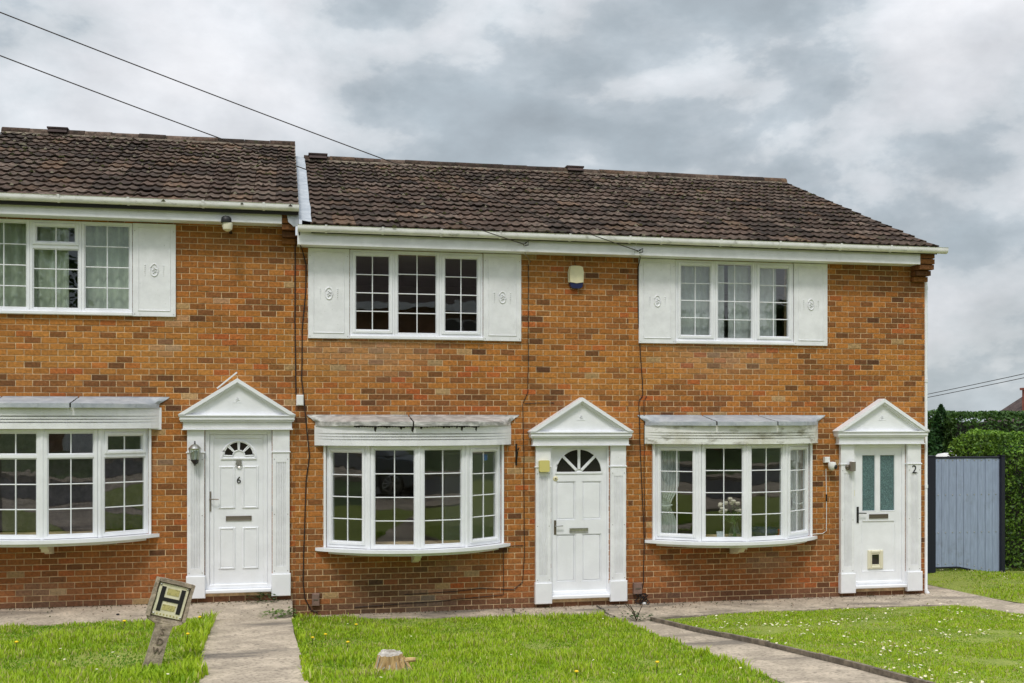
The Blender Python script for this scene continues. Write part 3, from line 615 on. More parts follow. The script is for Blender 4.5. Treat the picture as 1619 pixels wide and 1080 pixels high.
def door(house, ox, oz, style):
    x0, x1, z0, z1 = 3.648+ox, 4.504+ox, .176+oz, 2.266+oz
    if style == 'four':
        MB().ring(x0, x1, z0, z1, .03, -.0, .09).build('door_frame', 'upvc', house)
        a, b, c, d = x0+.031, x1-.031, z0+.002, z1-.031; xm = 4.068+ox; fy = .035
        D = MB(); holes = [(xm-.33, xm-.05, .35+oz, 1.02+oz), (xm+.05, xm+.33, .35+oz, 1.02+oz), (xm-.33, xm-.05, 1.22+oz, 1.765+oz), (xm+.05, xm+.33, 1.22+oz, 1.765+oz)]
        rect_holes(D, a, b, c, d, holes, fy, fy+.045); dr = D.build('door', 'upvc', house)
        for h in holes:
            MB().ring(h[0], h[1], h[2], h[3], .016, fy+.006, fy+.04, .006).build('panel_moulding', 'upvc', dr)
            MB().bbox(h[0]+.0165, h[1]-.0165, fy+.010, fy+.04, h[2]+.0165, h[3]-.0165, .012).build('panel', 'upvc', dr)
        r = .33; cz = 1.885+oz
        for k in range(4):
            a0, a1 = PI*k/4+.055, PI*(k+1)/4-.055
            MB().prism_y(fan_sector(xm, cz, .055, r, a0, a1), fy-.003, fy).build('fanlight_pane', 'dark_glass', dr)
        for k in range(5):
            an = PI*k/4; dx, dz = math.cos(an), math.sin(an); T = Matrix.Translation((xm, 0, cz)) @ Matrix.Rotation(-an, 4, 'Y')
            if k not in (0, 4): MB(T).bbox(.05, r+.005, fy-.016, fy-.0005, -.020, .020, .005).build('fanlight_bar', 'upvc', dr)
        pts = [(xm+(r+.006)*math.cos(PI*k/24), fy-.006, cz+(r+.006)*math.sin(PI*k/24)) for k in range(25)]
        MB().tube(pts, .011, 6).build('fanlight_moulding', 'upvc', dr, smooth=True); MB().bbox(xm-r-.015, xm+r+.015, fy-.012, fy-.0005, cz-.018, cz+.014, .004).build('fanlight_moulding', 'upvc', dr)
        MB().bbox(a, b, fy-.03, fy-.001, z0+.004, z0+.05, .012).build('weather_bar', 'upvc', dr)
        MB().bbox(a+.028, a+.062, fy-.008, fy-.0005, 1.02+oz, 1.22+oz, .003).build('handle_plate', 'bronze', dr)
        MB().tube([(a+.045, fy-.008, 1.14+oz), (a+.045, fy-.045, 1.14+oz), (a+.15, fy-.045, 1.145+oz)], .008, 8).build('handle', 'chrome', dr, smooth=True)
        MB().lathe((0,0,0), [(.036,0),(.036,.004),(.022,.012),(.004,.013)], 14).build('lock', 'cream', dr).data.transform(Matrix.Translation((a+.05, fy-.0005, 1.805+oz)) @ Matrix.Rotation(R(90), 4, 'X'))
        MB().tube([(a+.05, fy-.0135, 1.805+oz), (a+.05, fy-.018, 1.805+oz)], .012, 8).build('lock_cylinder', 'bronze', dr)
        letter_plate(dr, xm-.0, 1.075+oz, fy, .27, 'chrome')
    elif style == 'six':
        MB().ring(x0, x1, z0, z1, .055, -.008, .09, .006).build('door_frame', 'upvc', house)
        MB().ring(x0+.056, x1-.056, z0+.004, z1-.056, .055, .012, .08, .008).build('door_rail', 'upvc', house)
        a, b, c, d = x0+.112, x1-.112, z0+.060, z1-.112; xm = (a+b)/2; fy = .026
        dr = MB().box(a, b, fy, fy+.05, c, d).build('door', 'upvc', house)
        for xa, xb in ((a+.06, xm-.045), (xm+.045, b-.06)):
            for za, zb in ((.43+oz, .98+oz), (1.23+oz, 1.79+oz)):
                MB().ring(xa, xb, za, zb, .026, fy-.014, fy-.0005, .009).build('panel_moulding', 'upvc', dr); MB().bbox(xa+.0265, xb-.0265, fy-.006, fy-.0005, za+.0265, zb-.0265, .005).build('panel', 'upvc', dr)
        cz = 1.905+oz; r = .215
        for k in range(4):
            a0, a1 = PI*k/4+.09, PI*(k+1)/4-.09
            MB().prism_y(fan_sector(xm, cz+.015, .085, r-.03, a0, a1, 6), fy-.006, fy-.0005).build('fanlight_pane', 'dark_glass', dr)
            MB().tube([(p[0], fy-.006, p[1]) for p in fan_sector(xm, cz+.015, .078, r-.024, a0-.03, a1+.03, 6)], .0085, 5, closed=True).build('fanlight_bar', 'upvc', dr, smooth=True)
        MB().tube([(xm+r*math.cos(PI*k/20), fy-.004, cz+r*math.sin(PI*k/20)) for k in range(21)], .016, 6).build('fanlight_moulding', 'upvc', dr, smooth=True)
        MB().bbox(xm-r-.016, xm+r+.016, fy-.016, fy-.0005, cz-.030, cz-.002, .006).build('fanlight_moulding', 'upvc', dr)
        kz = 1.855+oz
        MB().prism_y([(xm-.035, kz+.01), (xm, kz+.05), (xm+.035, kz+.01), (xm+.026, kz-.05), (xm, kz-.07), (xm-.026, kz-.05)], fy-.012, fy-.0008).build('knocker_plate', 'chrome', dr)
        MB().tube([(xm+.036*math.cos(t), fy-.022, kz-.035+.045*math.sin(t)) for t in [R(150+24*k) for k in range(11)]], .0075, 6).build('knocker_ring', 'chrome', dr, smooth=True)
        write('6', .125, .004, Matrix.Translation((xm, fy-.005, 1.60+oz)) @ FRONT, 'door_number', 'black', dr)
        lever(dr, a-.052, 1.36+oz, .011, 'steel_dull', tall=.26); letter_plate(dr, xm, 1.10+oz, fy, .33, 'steel_dull')
    else:
        MB().ring(x0, x1, z0, z1, .05, -.008, .09, .006).build('door_frame', 'upvc', house)
        a, b, c, d = x0+.051, x1-.051, z0+.004, z1-.051; fy = .016
        xm = (a+b)/2-.02; D = MB(); L = [(a+.10, xm-.025, 1.26+oz, d-.10), (xm+.035, b-.10, 1.26+oz, d-.10)]; low = (a+.10, b-.10, .36+oz, 1.13+oz)
        rect_holes(D, a, b, c, d, L+[low], fy, fy+.06); dr = D.build('door', 'upvc', house)
        for h in L:
            MB().ring(h[0], h[1], h[2], h[3], .014, fy-.004, fy+.05, .006).build('bead', 'upvc', dr); MB().box(h[0]+.0145, h[1]-.0145, fy+.018, fy+.03, h[2]+.0145, h[3]-.0145).build('frosted_pane', 'frosted', dr)
        MB().ring(*low, .016, fy-.003, fy+.05, .007).build('bead', 'upvc', dr); MB().box(low[0]+.0165, low[1]-.0165, fy+.012, fy+.05, low[2]+.0165, low[3]-.0165).build('panel', 'upvc', dr)
        MB().bbox(a, b, fy-.028, fy-.001, z0+.008, z0+.04, .01).build('weather_bar', 'upvc', dr)
        lever(dr, a+.035, 1.245+oz, fy, 'black', tall=.24); letter_plate(dr, xm+.02, 1.19+oz, fy, .31, 'bronze')
        fx, fz = xm-.03, .545+oz; py = fy+.012
        MB().ring(fx-.125, fx+.125, fz-.14, fz+.14, .05, py-.030, py-.0005, .014).build('cat_flap', 'cream_pale', dr)
        MB().box(fx-.0745, fx+.0745, py-.012, py-.001, fz-.0895, fz+.0895).build('cat_flap_door', 'dark_glass', dr)
        MB().ring(fx-.074, fx+.074, fz-.089, fz+.089, .016, py-.020, py-.0125, .004).build('cat_flap_rim', 'cream_pale', dr)
        write('2', .17, .003, Matrix.Translation((4.62+ox, -.066, 1.885+oz)) @ FRONT, 'house_number', 'black', dr)
    return dr

def interior(house, x0, x1, ox, oz, dark):
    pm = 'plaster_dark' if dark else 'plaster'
    MB().box(x0+.02, x1-.02, .26, 9.0, -.1+oz, .10+oz).build('ground_floor', 'carpet', house)
    MB().box(x0+.02, x1-.02, .26, 9.0, 2.46+oz, 2.68+oz).build('upper_floor', 'plaster', house)
    MB().box(x0+.02, x1-.02, .26, 9.0, 5.0+oz, 5.04+oz).build('ceiling', 'plaster', house)
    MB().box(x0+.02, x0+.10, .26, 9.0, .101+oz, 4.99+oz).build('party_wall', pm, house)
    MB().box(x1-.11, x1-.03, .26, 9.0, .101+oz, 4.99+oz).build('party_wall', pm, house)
    MB().box(x0+.101, x1-.111, 4.3, 4.4, .101+oz, 4.98+oz).build('rear_room_wall', pm, house)
    MB().box(x0+.02, x1-.02, 9.0, 9.2, -.1+oz, 5.0+oz).build('rear_wall', 'mortar', house)
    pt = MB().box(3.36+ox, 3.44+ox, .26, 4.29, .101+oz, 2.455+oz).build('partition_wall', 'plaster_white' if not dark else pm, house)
    if not dark:
        MB().ring(0, .80, 0, 2.0, .06, -.012, .0, .004).build('room_door_frame', 'upvc', pt).data.transform(Matrix.Translation((3.358+ox, 2.3, .105+oz)) @ Matrix.Rotation(R(-90), 4, 'Z'))

def lounge_cupboard(house):
    cw = MB().box(2.42, 3.358, 2.2, 4.29, .101, 2.455).build('cupboard_wall', 'plaster_white', house)
    MB().ring(2.47, 3.28, .102, 2.12, .05, 2.175, 2.199).build('room_door_frame', 'upvc', cw)
    MB().bbox(2.521, 3.229, 2.180, 2.199, .105, 2.068, .004).build('room_door', 'upvc', cw)
    MB().tube([(2.58, 2.179, 1.08), (2.58, 2.14, 1.08), (2.68, 2.14, 1.08)], .010, 6).build('room_door_handle', 'bronze', cw)
HOUSES = {}
spec = [('six', -4.60, .146, -4.665, .23, 'left-hand brick terrace house with raised roof, number 6 door and lantern'),
        ('four', .146, 4.79, 0., 0., 'middle brick terrace house with sunburst fanlight door and torn silver bay flashing'),
        ('two', 4.79, 9.459, 4.625, 0., 'end brick terrace house with number 2 door, cat flap and dirty bay head')]
for st, x0, x1, ox, oz, lab in spec:
    h = thing('terrace_house', lab, 'house', (x0, 0, oz), 'terrace of brick houses'); HOUSES[st] = h
    wx0, wx1 = (.875+ox, 2.74+ox) if st == 'six' else (.865+ox, 2.684+ox)
    uz = oz+(.02 if st == 'six' else 0); ez = .262 if st == 'six' else 0
    holes = [(.56+ox, 2.93+ox, .95+oz, 2.28+oz), (wx0+.015, wx1-.015, 3.75+uz, 4.90+uz), (3.66+ox, 4.495+ox, .13+oz, 2.27+oz)]
    hide = [(.28+ox, 3.28+ox, 3.70+uz, 5.2+uz), (.28+ox, 3.22+ox, .80+oz, 2.72+oz), (3.30+ox, 4.83+ox, -1, 2.5+oz), (3.6+ox, 4.5+ox, 2.4+oz, 2.97+oz)]
    zt = 5.09+ez
    wall, stuff = brickwork(h, x0, x1, zt, holes, hide, oz, {'six': 1, 'four': 2, 'two': 3}[st])
    if st == 'two':                                     # gable end
        gb = MB().box(x1-.25, x1-.0065, .2505, 9.2, ZC, 5.0); gb.prism_x([(.2505, 5.0005), (9.2, 5.0005), (RY, RZ-.10)], x1-.25, x1-.0065); gb.build('gable_backing', 'mortar', wall)
        rnd = random.Random(8); T = Matrix.Translation((x1, 0, 0)) @ Matrix.Rotation(R(90), 4, 'Z'); z = ZC; i = 0
        while z < 7.0:
            lo, hi = (.0 if i % 2 else .0), 9.2
            if z > 5.0: q = (z+BH-5.0)/(RZ-.12-5.0); lo, hi = RY*q, 9.2-(9.2-RY)*q
            y = lo-(BW/2 if i % 2 else 0)
            while y < hi-.02:
                a, b = max(lo, y+J/2 if y > 0 else .001), min(hi, y+BW-J/2)
                if b-a > .02: brick_front(stuff, a, b, z+J/2, z+BH-J/2, rnd.gauss(0, .001), brick_col(9.0-y*.3, z, 0, rnd), T)
                y += BW
            z += BH; i += 1
    so_ = stuff.build('brickwork', 'brick', wall, fix=False, kind='stuff')
    if st == 'six': MB().prism_x([(.0, 5.0), (9.2, 5.0), (RY, RZ+.12)], x1-.14, x1-.004).build('gable_wall', 'mortar', wall)
    # roof and eaves
    if st == 'six': roof(h, x0, .19, .225, 21)
    elif st == 'four': roof(h, .335, 4.80, 0, 22, (False, False))
    else: roof(h, 4.80, 9.462, 0, 23)
    if st == 'six': eaves(h, x0, -.031, ez, x0, .19, 31)
    elif st == 'four': eaves(h, .168, 4.788, 0, .17, 4.788, 32)
    else: eaves(h, 4.790, 9.214, 0, 4.790, 9.60, 33)
    # corbelled end under the eaves
    if st in ('six', 'two'):
        cx1 = x1-.002; cx0 = cx1-.175 if st == 'six' else cx1-.235
        cb = MB().box(cx0+.005, cx1-.005, -.22, -.001, 4.945+ez, 5.12+ez).build('corbel', 'mortar', h); rnd = random.Random(5)
        for k, (yy, zz) in enumerate(((-.085, 4.705), (-.165, 4.785), (-.245, 4.865), (-.262, 4.945), (-.262, 5.03))):
            o = MB(); brick_front(o, cx0, cx1, zz+ez, zz+BH-.008+ez, yy, lerp3(brick_col(8.2, 4.5, 0, rnd), (.15,.07,.035), .55));  # shade under the eaves put into the brick colour by mixing in dark brown
            o.box(cx0, cx1, yy+.051, -.0005, zz+ez, zz+BH-.008+ez, (.2,.08,.035)); o.build('corbel_brick', 'brick', cb)
    # upper window and shutters
    wz0, wz1 = 3.735+uz, 4.925+uz
    win = MB().bbox(wx0-.005, wx1+.005, -.055, .02, wz0-.012, wz0+.035, .008).build('upper_window', 'upvc', h)
    tw = (wx1-wx0)/3
    for k in range(3):
        facet(win, (wx0+k*tw+.001, -.018), (wx0+(k+1)*tw-.001, -.018), wz0+.036, wz1, sash=(k != 1 if st != 'six' else k == 1), rows=4, transom=.335 if (st == 'six' and k == 1) else None, fr=.032)
    shutter(h, wx0-.553, wx0-.006, 3.722+uz, 4.928+uz); shutter(h, wx1+.006, wx1+.540, 3.722+uz, 4.928+uz)
    bay(h, ox, oz, st); surround(h, ox, oz, st); door(h, ox, oz, st); interior(h, x0, x1, ox, oz, st == 'six')
    if st == 'four': lounge_cupboard(h)

# lead flashing between the two roof levels, with the dark slip end
H4 = HOUSES['four']; c_, s_ = math.cos(PITCH), math.sin(PITCH)
MB().grid(lambda u, v: (.192+.16*u+.012*noise.noise((1, v*9, u)), EY+.03+SL*v*c_-.02, EZ+.055+SL*v*s_+.02*(1-u)+.008*noise.noise((u*3, v*12, 2))), 4, 40).build('step_flashing', 'lead', H4, smooth=True)
MB().prism_y([(.02, 5.38), (.19, 5.38), (.19, 5.18), (.12, 5.16), (.05, 5.22)], -.30, -.265).build('flashing_apron', 'lead', H4)
# raised ridge terminals
for st, xx, oz in (('six', -3.72, .225), ('four', .58, 0.), ('two', 5.25, 0.)):
    rv = MB().prism_x([(RY-.17, RZ+oz+.02), (RY+.17, RZ+oz+.02), (RY+.11, RZ+oz+.085), (RY-.11, RZ+oz+.085)], xx-.15, xx+.15); rv.box(xx-.165, xx+.165, RY-.13, RY+.13, RZ+oz+.0851, RZ+oz+.112)
    rv.build('ridge_vent', 'roof_far', HOUSES[st])
# downpipe at the gable corner
dp = MB().tube([(9.497, .05, 4.75), (9.497, .05, .06), (9.525, .02, -.0)], .034, 10).build('downpipe', 'upvc', HOUSES['two'], smooth=True)
for z in (.02, 1.6, 3.2, 4.6): MB().tube([(9.497, .05, z), (9.497, .05, z+.05)], .041, 10).build('pipe_collar', 'upvc', dp, smooth=True)
# loose strip of trim sticking up from the left pediment
MB(Matrix.Translation((-.75, -.185, 3.115)) @ Matrix.Rotation(R(-40), 4, 'Y')).bbox(-.13, .20, 0, .012, 0, .02, .002).build('loose_trim', 'upvc', HOUSES['six'])

# ================================================================== THINGS FIXED TO THE HOUSES
def cable(name, pts, label, r=.0075, m='cable', y=-.010):
    p = [(q[0], q[2] if len(q) > 2 else y, q[1]) for q in pts]; P = []
    for a, b in zip(p, p[1:]):                         # gentle waver between the clips
        n = max(2, int(math.dist(a, b)/.12))
        for k in range(n):
            t = k/n; v = Vector(a).lerp(Vector(b), t); v.x += .006*noise.noise((v.z*3, v.x*3, 1)); v.z += .004*noise.noise((v.x*3, v.z*2, 5)); P.append(v)
    P.append(Vector(p[-1])); return MB().tube(P, r*.78, 6).build(name, m, None, smooth=True, label=label, category='cable')
cable('cable', [(.142, 4.96), (.140, 4.0), (.154, 2.97)], 'thick dark cable running straight down to the small white box', .011)
cable('cable', [(.192, 5.10, -.30), (.20, 4.95, -.20), (.237, 4.90), (.287, 4.69), (.279, 4.355), (.237, 3.85), (.229, 3.17), (.295, 2.495, -.03), (.329, 2.156), (.287, 1.82), (.262, 1.14), (.246, .466), (.27, .254), (.354, .082), (.43, .055), (.445, .0)], 'long wavering dark cable down the wall between left door and middle bay', .010)
cable('cable', [(3.20, 5.03, -.285), (3.245, 4.90, -.20), (3.36, 4.83, -.02)], 'short pale looped cable dropping from the middle fascia bracket', .009, 'steel_dull')
cable('cable', [(3.329, 4.80), (3.329, 3.9), (3.325, 3.02), (3.27, 2.91), (3.248, 2.845), (3.266, 2.14), (3.266, 1.43), (3.275, .815), (3.248, .375), (3.12, .273), (2.66, .306), (2.30, .273), (1.6, .252)], 'thin cable running down left of the sunburst door then along the wall', .0065)
cable('cable', [(3.275, 2.858), (3.50, 2.866), (3.70, 2.869)], 'short level cable branching toward the middle pediment', .0065)
cable('cable', [(3.255, .885), (3.0, .874), (2.972, .80), (2.98, .208), (2.13, .149), (.93, .104)], 'thin cable dropping from the middle bay sill and along the wall foot', .006)
cable('cable', [(4.833, 4.99, -.285), (4.915, 4.92, -.15), (4.925, 4.80), (4.93, 4.1, -.012), (4.99, 3.21), (5.0, 2.98), (4.945, 2.90), (4.944, 2.846), (4.963, 2.125), (5.0, 1.404), (5.02, .93), (5.01, .322), (4.975, .18)], 'dark cable down the wall beside the end house bay', .0085)
cable('cable', [(5.06, 2.97), (5.02, 2.90), (5.02, 2.72), (5.02, 1.764), (5.035, .96)], 'thinner dark cable just right of the one beside the end bay', .006)
cable('cable', [(7.835, 1.91), (7.842, 1.45), (7.842, .99), (7.78, .955), (7.57, .945)], 'thin white cable hanging below the security camera', .0065, 'white_box')
MB().tube([(7.842, -.014, 1.53), (7.842, -.014, 1.43)], .011, 8).build('cable_connector', 'black', None, label='small black connector in the white camera cable', category='connector')
bx = thing('junction_box', 'small white box at the foot of the thick cable above number 6', 'junction box', (.205, 0, 2.82))
MB().bbox(.158, .252, -.045, -.002, 2.822, 2.965, .01).build('cover', 'white_box', bx)
for xa, xb, za, zb, lab in ((.362, .462, .145, .312, 'brown cable box low on the wall under the middle bay'), (4.85, 4.975, .155, .318, 'brown cable box low on the wall right of the sunburst door')):
    b = thing('cable_box', lab, 'cable box', (xa, 0, za), 'brown cable boxes'); MB().bbox(xa, xb, -.06, -.002, za, zb, .008).build('cover', 'meter', b); MB().bbox(xa+.02, xb-.02, -.064, -.0602, (za+zb)/2-.008, (za+zb)/2+.008, .001).build('latch', 'bronze', b)
tg = MB(); rr = random.Random(3)
for k in range(7):
    a = Vector((4.90+.02*k, -.03, .16)); P = [a+Vector((rr.uniform(-.05, .06), -rr.uniform(0, .09), -.03*j)) for j in range(6)]; tg.tube([a]+P, .007, 5)
tg.build('loose_wires', 'black', None, smooth=True, label='tangle of black loose wires below the box right of the sunburst door', category='wires')
MB().lathe((4.99, -.10, .012), [(.005,0),(.028,.01),(.028,.03),(.005,.042)], 10).build('pebble', 'white_box', None, smooth=True, label='small white pebble lying under the tangle of black wires', category='pebble')
# flood light under the left fascia
fl = thing('security_light', 'black and cream security light under the left eaves', 'light', (-.73, 0, 5.06))
MB().lathe((-.715, -.355, 5.155), [(.02,-.10),(.058,-.075),(.066,-.02),(.064,.01)], 14).build('lower_shell', 'cream_pale', fl, smooth=True)
MB().lathe((-.73, -.365, 5.165), [(.066,-.001),(.068,.03),(.06,.065),(.035,.085),(.005,.09)], 14).build('upper_shell', 'black', fl, smooth=True)
MB().tube([(-.69, -.002, 5.10), (-.70, -.18, 5.10), (-.715, -.33, 5.12)], .022, 8).build('mounting', 'black', fl, smooth=True)
# alarm box
ab = thing('alarm_box', 'cream alarm box with dark blue base between the upper windows', 'alarm', (4.01, 0, 4.47))
MB().prism_y([(3.915, 4.56), (3.908, 4.70), (3.925, 4.775), (3.965, 4.79), (4.055, 4.79), (4.095, 4.775), (4.112, 4.70), (4.105, 4.56), (4.01, 4.545)], -.075, -.03).build('cover', 'cream', ab)
MB().prism_y([(3.90, 4.56), (3.895, 4.70), (3.915, 4.783), (3.96, 4.797), (4.06, 4.797), (4.105, 4.783), (4.125, 4.70), (4.12, 4.56), (4.01, 4.545)], -.0298, -.002).build('back_shell', 'cream_pale', ab)
MB().prism_y([(3.918, 4.558), (4.01, 4.543), (4.103, 4.558), (4.096, 4.495), (4.06, 4.474), (3.96, 4.474), (3.925, 4.495)], -.066, -.002).build('lens', 'navy', ab)
cable('cable', [(4.0, 4.93, -.008), (3.995, 4.86), (4.005, 4.80)], 'tiny dark cable entering the top of the alarm box', .005)
# door lights and bell boxes
ln = thing('wall_lantern', 'weathered silver and black coach lantern on the left door pilaster', 'lantern', (-1.135, -.06, 2.0))
lc = (-1.135, -.16, 2.20)
MB().lathe(lc, [(.078,.045),(.082,.06),(.07,.075),(.045,.105),(.02,.118),(.008,.12)], 12).build('cap', 'chrome', ln, smooth=True)
MB().lathe(lc, [(.006,.120),(.013,.128),(.006,.142),(.011,.15),(.003,.158)], 8).build('finial', 'iron', ln, smooth=True)
MB().lathe(lc, [(.045,-.085),(.066,.044)], 8).build('glass_body', 'vase_glass', ln)
for k in range(6):
    a = 2*PI*k/6+.3; MB().tube([(lc[0]+.049*math.cos(a), lc[1]+.049*math.sin(a), lc[2]-.085), (lc[0]+.070*math.cos(a), lc[1]+.070*math.sin(a), lc[2]+.046)], .006, 5).build('bar', 'chrome', ln)
MB().lathe(lc, [(.004,-.165),(.014,-.155),(.008,-.14),(.03,-.125),(.053,-.095),(.050,-.0851)], 12).build('base', 'iron', ln, smooth=True)
MB().lathe(lc, [(.014,-.083),(.018,-.02),(.012,.03)], 8).build('bulb', 'white_box', ln, smooth=True)
MB().tube([(-1.135, -.062, 2.09), (-1.135, -.10, 2.06), (-1.135, -.155, 2.06)], .011, 6).build('arm', 'iron', ln, smooth=True)
MB().lathe((0,0,0), [(.04,0),(.04,.012),(.03,.02)], 12).build('back_plate', 'iron', ln).data.transform(Matrix.Translation((-1.135, -.0625, 2.09)) @ Matrix.Rotation(R(90), 4, 'X'))
bb = thing('bell_box', 'yellowed plastic box on the sunburst door pilaster', 'box', (3.535, -.06, 1.91))
MB().prism_y([(3.462, 1.918), (3.462, 2.055), (3.475, 2.068), (3.595, 2.068), (3.608, 2.055), (3.608, 1.918), (3.595, 1.908), (3.475, 1.908)], -.125, -.063).build('cover', 'yellowed', bb)
MB().bbox(3.468, 3.602, -.0628, -.0605, 1.900, 1.9075, .001).build('back_rim', 'bronze', bb)
sl = thing('wall_light', 'brushed steel drum light on the number 2 door pilaster', 'light', (8.17, -.06, 1.87))
MB().lathe((8.205, -.115, 1.945), [(.044,-.070),(.046,-.068),(.046,.068),(.044,.070)], 16).build('drum', 'steel_dull', sl, smooth=True); MB().lathe((8.205, -.115, 1.945), [(.036,.0702),(.03,.08)], 12).build('lens', 'white_box', sl)
MB().lathe((0,0,0), [(.042,0),(.042,.018),(.02,.045)], 14).build('mounting', 'bronze', sl).data.transform(Matrix.Translation((8.155, -.0605, 1.93)) @ Matrix.Rotation(R(90), 4, 'X'))
kb = thing('bell_push', 'tiny cream strip beside the number 2 door frosted glass', 'bell', (8.285, 0, 1.5)); MB().bbox(8.284, 8.298, -.014, -.009, 1.50, 1.59, .002).build('strip', 'cream', kb)
sc_ = thing('security_camera', 'white dome security camera beside the number 2 door', 'camera', (7.83, 0, 1.92))
MB().bbox(7.79, 7.87, -.07, -.002, 2.0, 2.085, .008).build('mount', 'white_box', sc_)
MB().lathe((7.885, -.10, 1.955), [(.02,-.062),(.046,-.045),(.058,-.01),(.058,.03),(.048,.055),(.015,.06)], 16).build('body', 'white_box', sc_, smooth=True)
MB().lathe((0,0,0), [(.034,0),(.03,.018),(.012,.028),(.001,.03)], 14).build('lens', 'black', sc_, smooth=True).data.transform(Matrix.Translation((7.915, -.142, 1.94)) @ Matrix.Rotation(R(35), 4, 'Z') @ Matrix.Rotation(R(100), 4, 'X'))
hb = thing('hanging_bracket', 'small black iron bracket on the wall right of the middle bay', 'bracket', (3.155, 0, 2.0))
MB().bbox(3.145, 3.17, -.012, -.002, 2.0, 2.30, .002).build('back_bar', 'iron', hb); MB().tube([(3.157, -.012, 2.22), (3.157, -.16, 2.225), (3.157, -.19, 2.25)], .008, 6).build('arm', 'iron', hb); MB().tube([(3.157, -.012, 2.05), (3.157, -.06, 2.10), (3.157, -.13, 2.215)], .007, 6).build('brace', 'iron', hb)
# overhead telephone wires, their pole and the fascia hooks
pole = thing('telegraph_pole', 'wooden telegraph pole carrying the overhead wires', 'pole', (-7.25, -5.2, .4))
MB().tube([(-7.25, -5.2, .2), (-7.25, -5.2, 8.0)], .13, 12, radii=[.14, .10]).build('shaft', 'bark', pole, smooth=True); MB().lathe((-7.25, -5.2, 8.0), [(.11,0),(.09,.05),(.01,.07)], 12).build('cap', 'steel_dull', pole)
for a, b, lab, sag in (((-7.14, -5.18, 7.72), (4.833, -.285, 4.99), 'upper telephone wire from top left to the end house eaves', .10), ((-7.14, -5.18, 7.40), (3.204, -.285, 5.03), 'lower telephone wire from the left to the middle house eaves', .13)):
    A, B = Vector(a), Vector(b); MB().tube([A.lerp(B, k/40)-Vector((0, 0, sag*4*(k/40)*(1-k/40))) for k in range(41)], .0065, 5).build('telephone_wire', 'cable', None, smooth=True, label=lab, category='wire')
for x, z, lab in ((3.225, 5.045, 'small black wire hook on the fascia above the middle shutter'), (4.86, 5.0, 'small black wire hook on the fascia left of the end house')):
    MB().tube([(x, -.274, z), (x, -.32, z), (x+.03, -.33, z+.02), (x+.03, -.33, z-.03), (x-.02, -.32, z-.04)], .009, 6).build('wire_hook', 'iron', None, label=lab, category='hook')
for za, zb, lab in ((2.62, 6.35, 'upper of two distant power lines right of the house'), (2.50, 6.18, 'lower of two distant power lines right of the house')):
    MB().tube([(Vector((26.5, 39.5, za)).lerp(Vector((27.0, 4.0, zb)), k/20)-Vector((0,0,.25*4*(k/20)*(1-k/20)))) for k in range(21)], .014, 5).build('power_line', 'cable', None, label=lab, category='wire')

# ================================================================== INSIDE THE WINDOWS
def curtain(x0, x1, z0, z1, y, m, label, folds=9, amp=.03, tie=None, group=None, pull=-1):
    W = x1-x0; nz = 24
    def fn(u, v):
        z = z0+(z1-z0)*v; w = 1.
        if tie: w = 1-.45*math.exp(-((v-tie)/.13)**2)-.18*max(0, tie-v)/tie
        x = x0+W*u*w if pull < 0 else x1-W*(1-u)*w
        return (x, y+amp*math.sin(u*folds*2*PI+1.2*noise.noise((u*4, v*1.5, x0)))*(.6+.4*v)+.01*noise.noise((u*8, v*3, 2)), z)
    o = MB().grid(fn, folds*8, nz).build('curtain', m, None, smooth=True, label=label, category='curtain', group=group)
    if tie:
        zt = z0+(z1-z0)*tie; xa, xb = (x0-.01, x0+W*.58) if pull < 0 else (x1-W*.58, x1+.01)
        MB().tube([(xa+(xb-xa)*k/8, y-amp-.012-.02*math.sin(PI*k/8), zt-.02*math.sin(PI*k/8)) for k in range(9)], .014, 6).build('tie_back', 'curtain_pale', o, smooth=True)
    return o
curtain(-3.76, -2.72, 4.0, 5.14, .105, 'curtain_green', 'pale green curtain left of the gap in the left upper window', 7)
curtain(-2.585, -1.95, 4.0, 5.14, .105, 'curtain_green', 'pale green curtain right of the gap in the left upper window', 5)
curtain(5.48, 6.28, 3.78, 4.88, .105, 'curtain_pale', 'pale curtain on the left of the end house upper window', 7, .013)
curtain(6.34, 7.10, 3.78, 4.88, .105, 'curtain_pale', 'pale curtain on the right of the end house upper window', 7, .013)
curtain(5.27, 5.56, .94, 2.26, .02, 'curtain_pale', 'white tied-back curtain on the left of the end house bay', 6, .018, .36)
curtain(7.20, 7.46, .94, 2.26, .02, 'curtain_pale', 'white tied-back curtain on the right of the end house bay', 5, .018, .36, pull=1)
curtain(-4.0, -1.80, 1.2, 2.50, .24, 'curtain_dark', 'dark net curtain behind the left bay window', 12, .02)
vs = thing('flower_vase', 'glass vase of pale roses in the end house bay window', 'vase', (6.27, -.30, .922))
MB().lathe((6.27, -.30, .922), [(.055,0),(.085,.03),(.095,.08),(.06,.17),(.045,.21),(.06,.26)], 16).build('vase', 'vase_glass', vs, smooth=True)
rr = random.Random(12); stems = MB(); heads = []
for k in range(16):
    t = Vector((6.27+rr.uniform(-.20, .17), -.30+rr.uniform(-.10, .10), 1.30+rr.uniform(0, .24))); stems.tube([(6.27+rr.uniform(-.03, .03), -.30, .95), (6.27, -.30, 1.15), t], .004, 4)
    MB().lathe(t, [(.006,-.025),(.03,-.01),(.038,.012),(.026,.03),(.01,.026)], 9).build('flower', 'petal', vs, smooth=True)
stems.build('stems', mat('stem_green', (.06,.13,.03), .6), vs)
lf = MB()
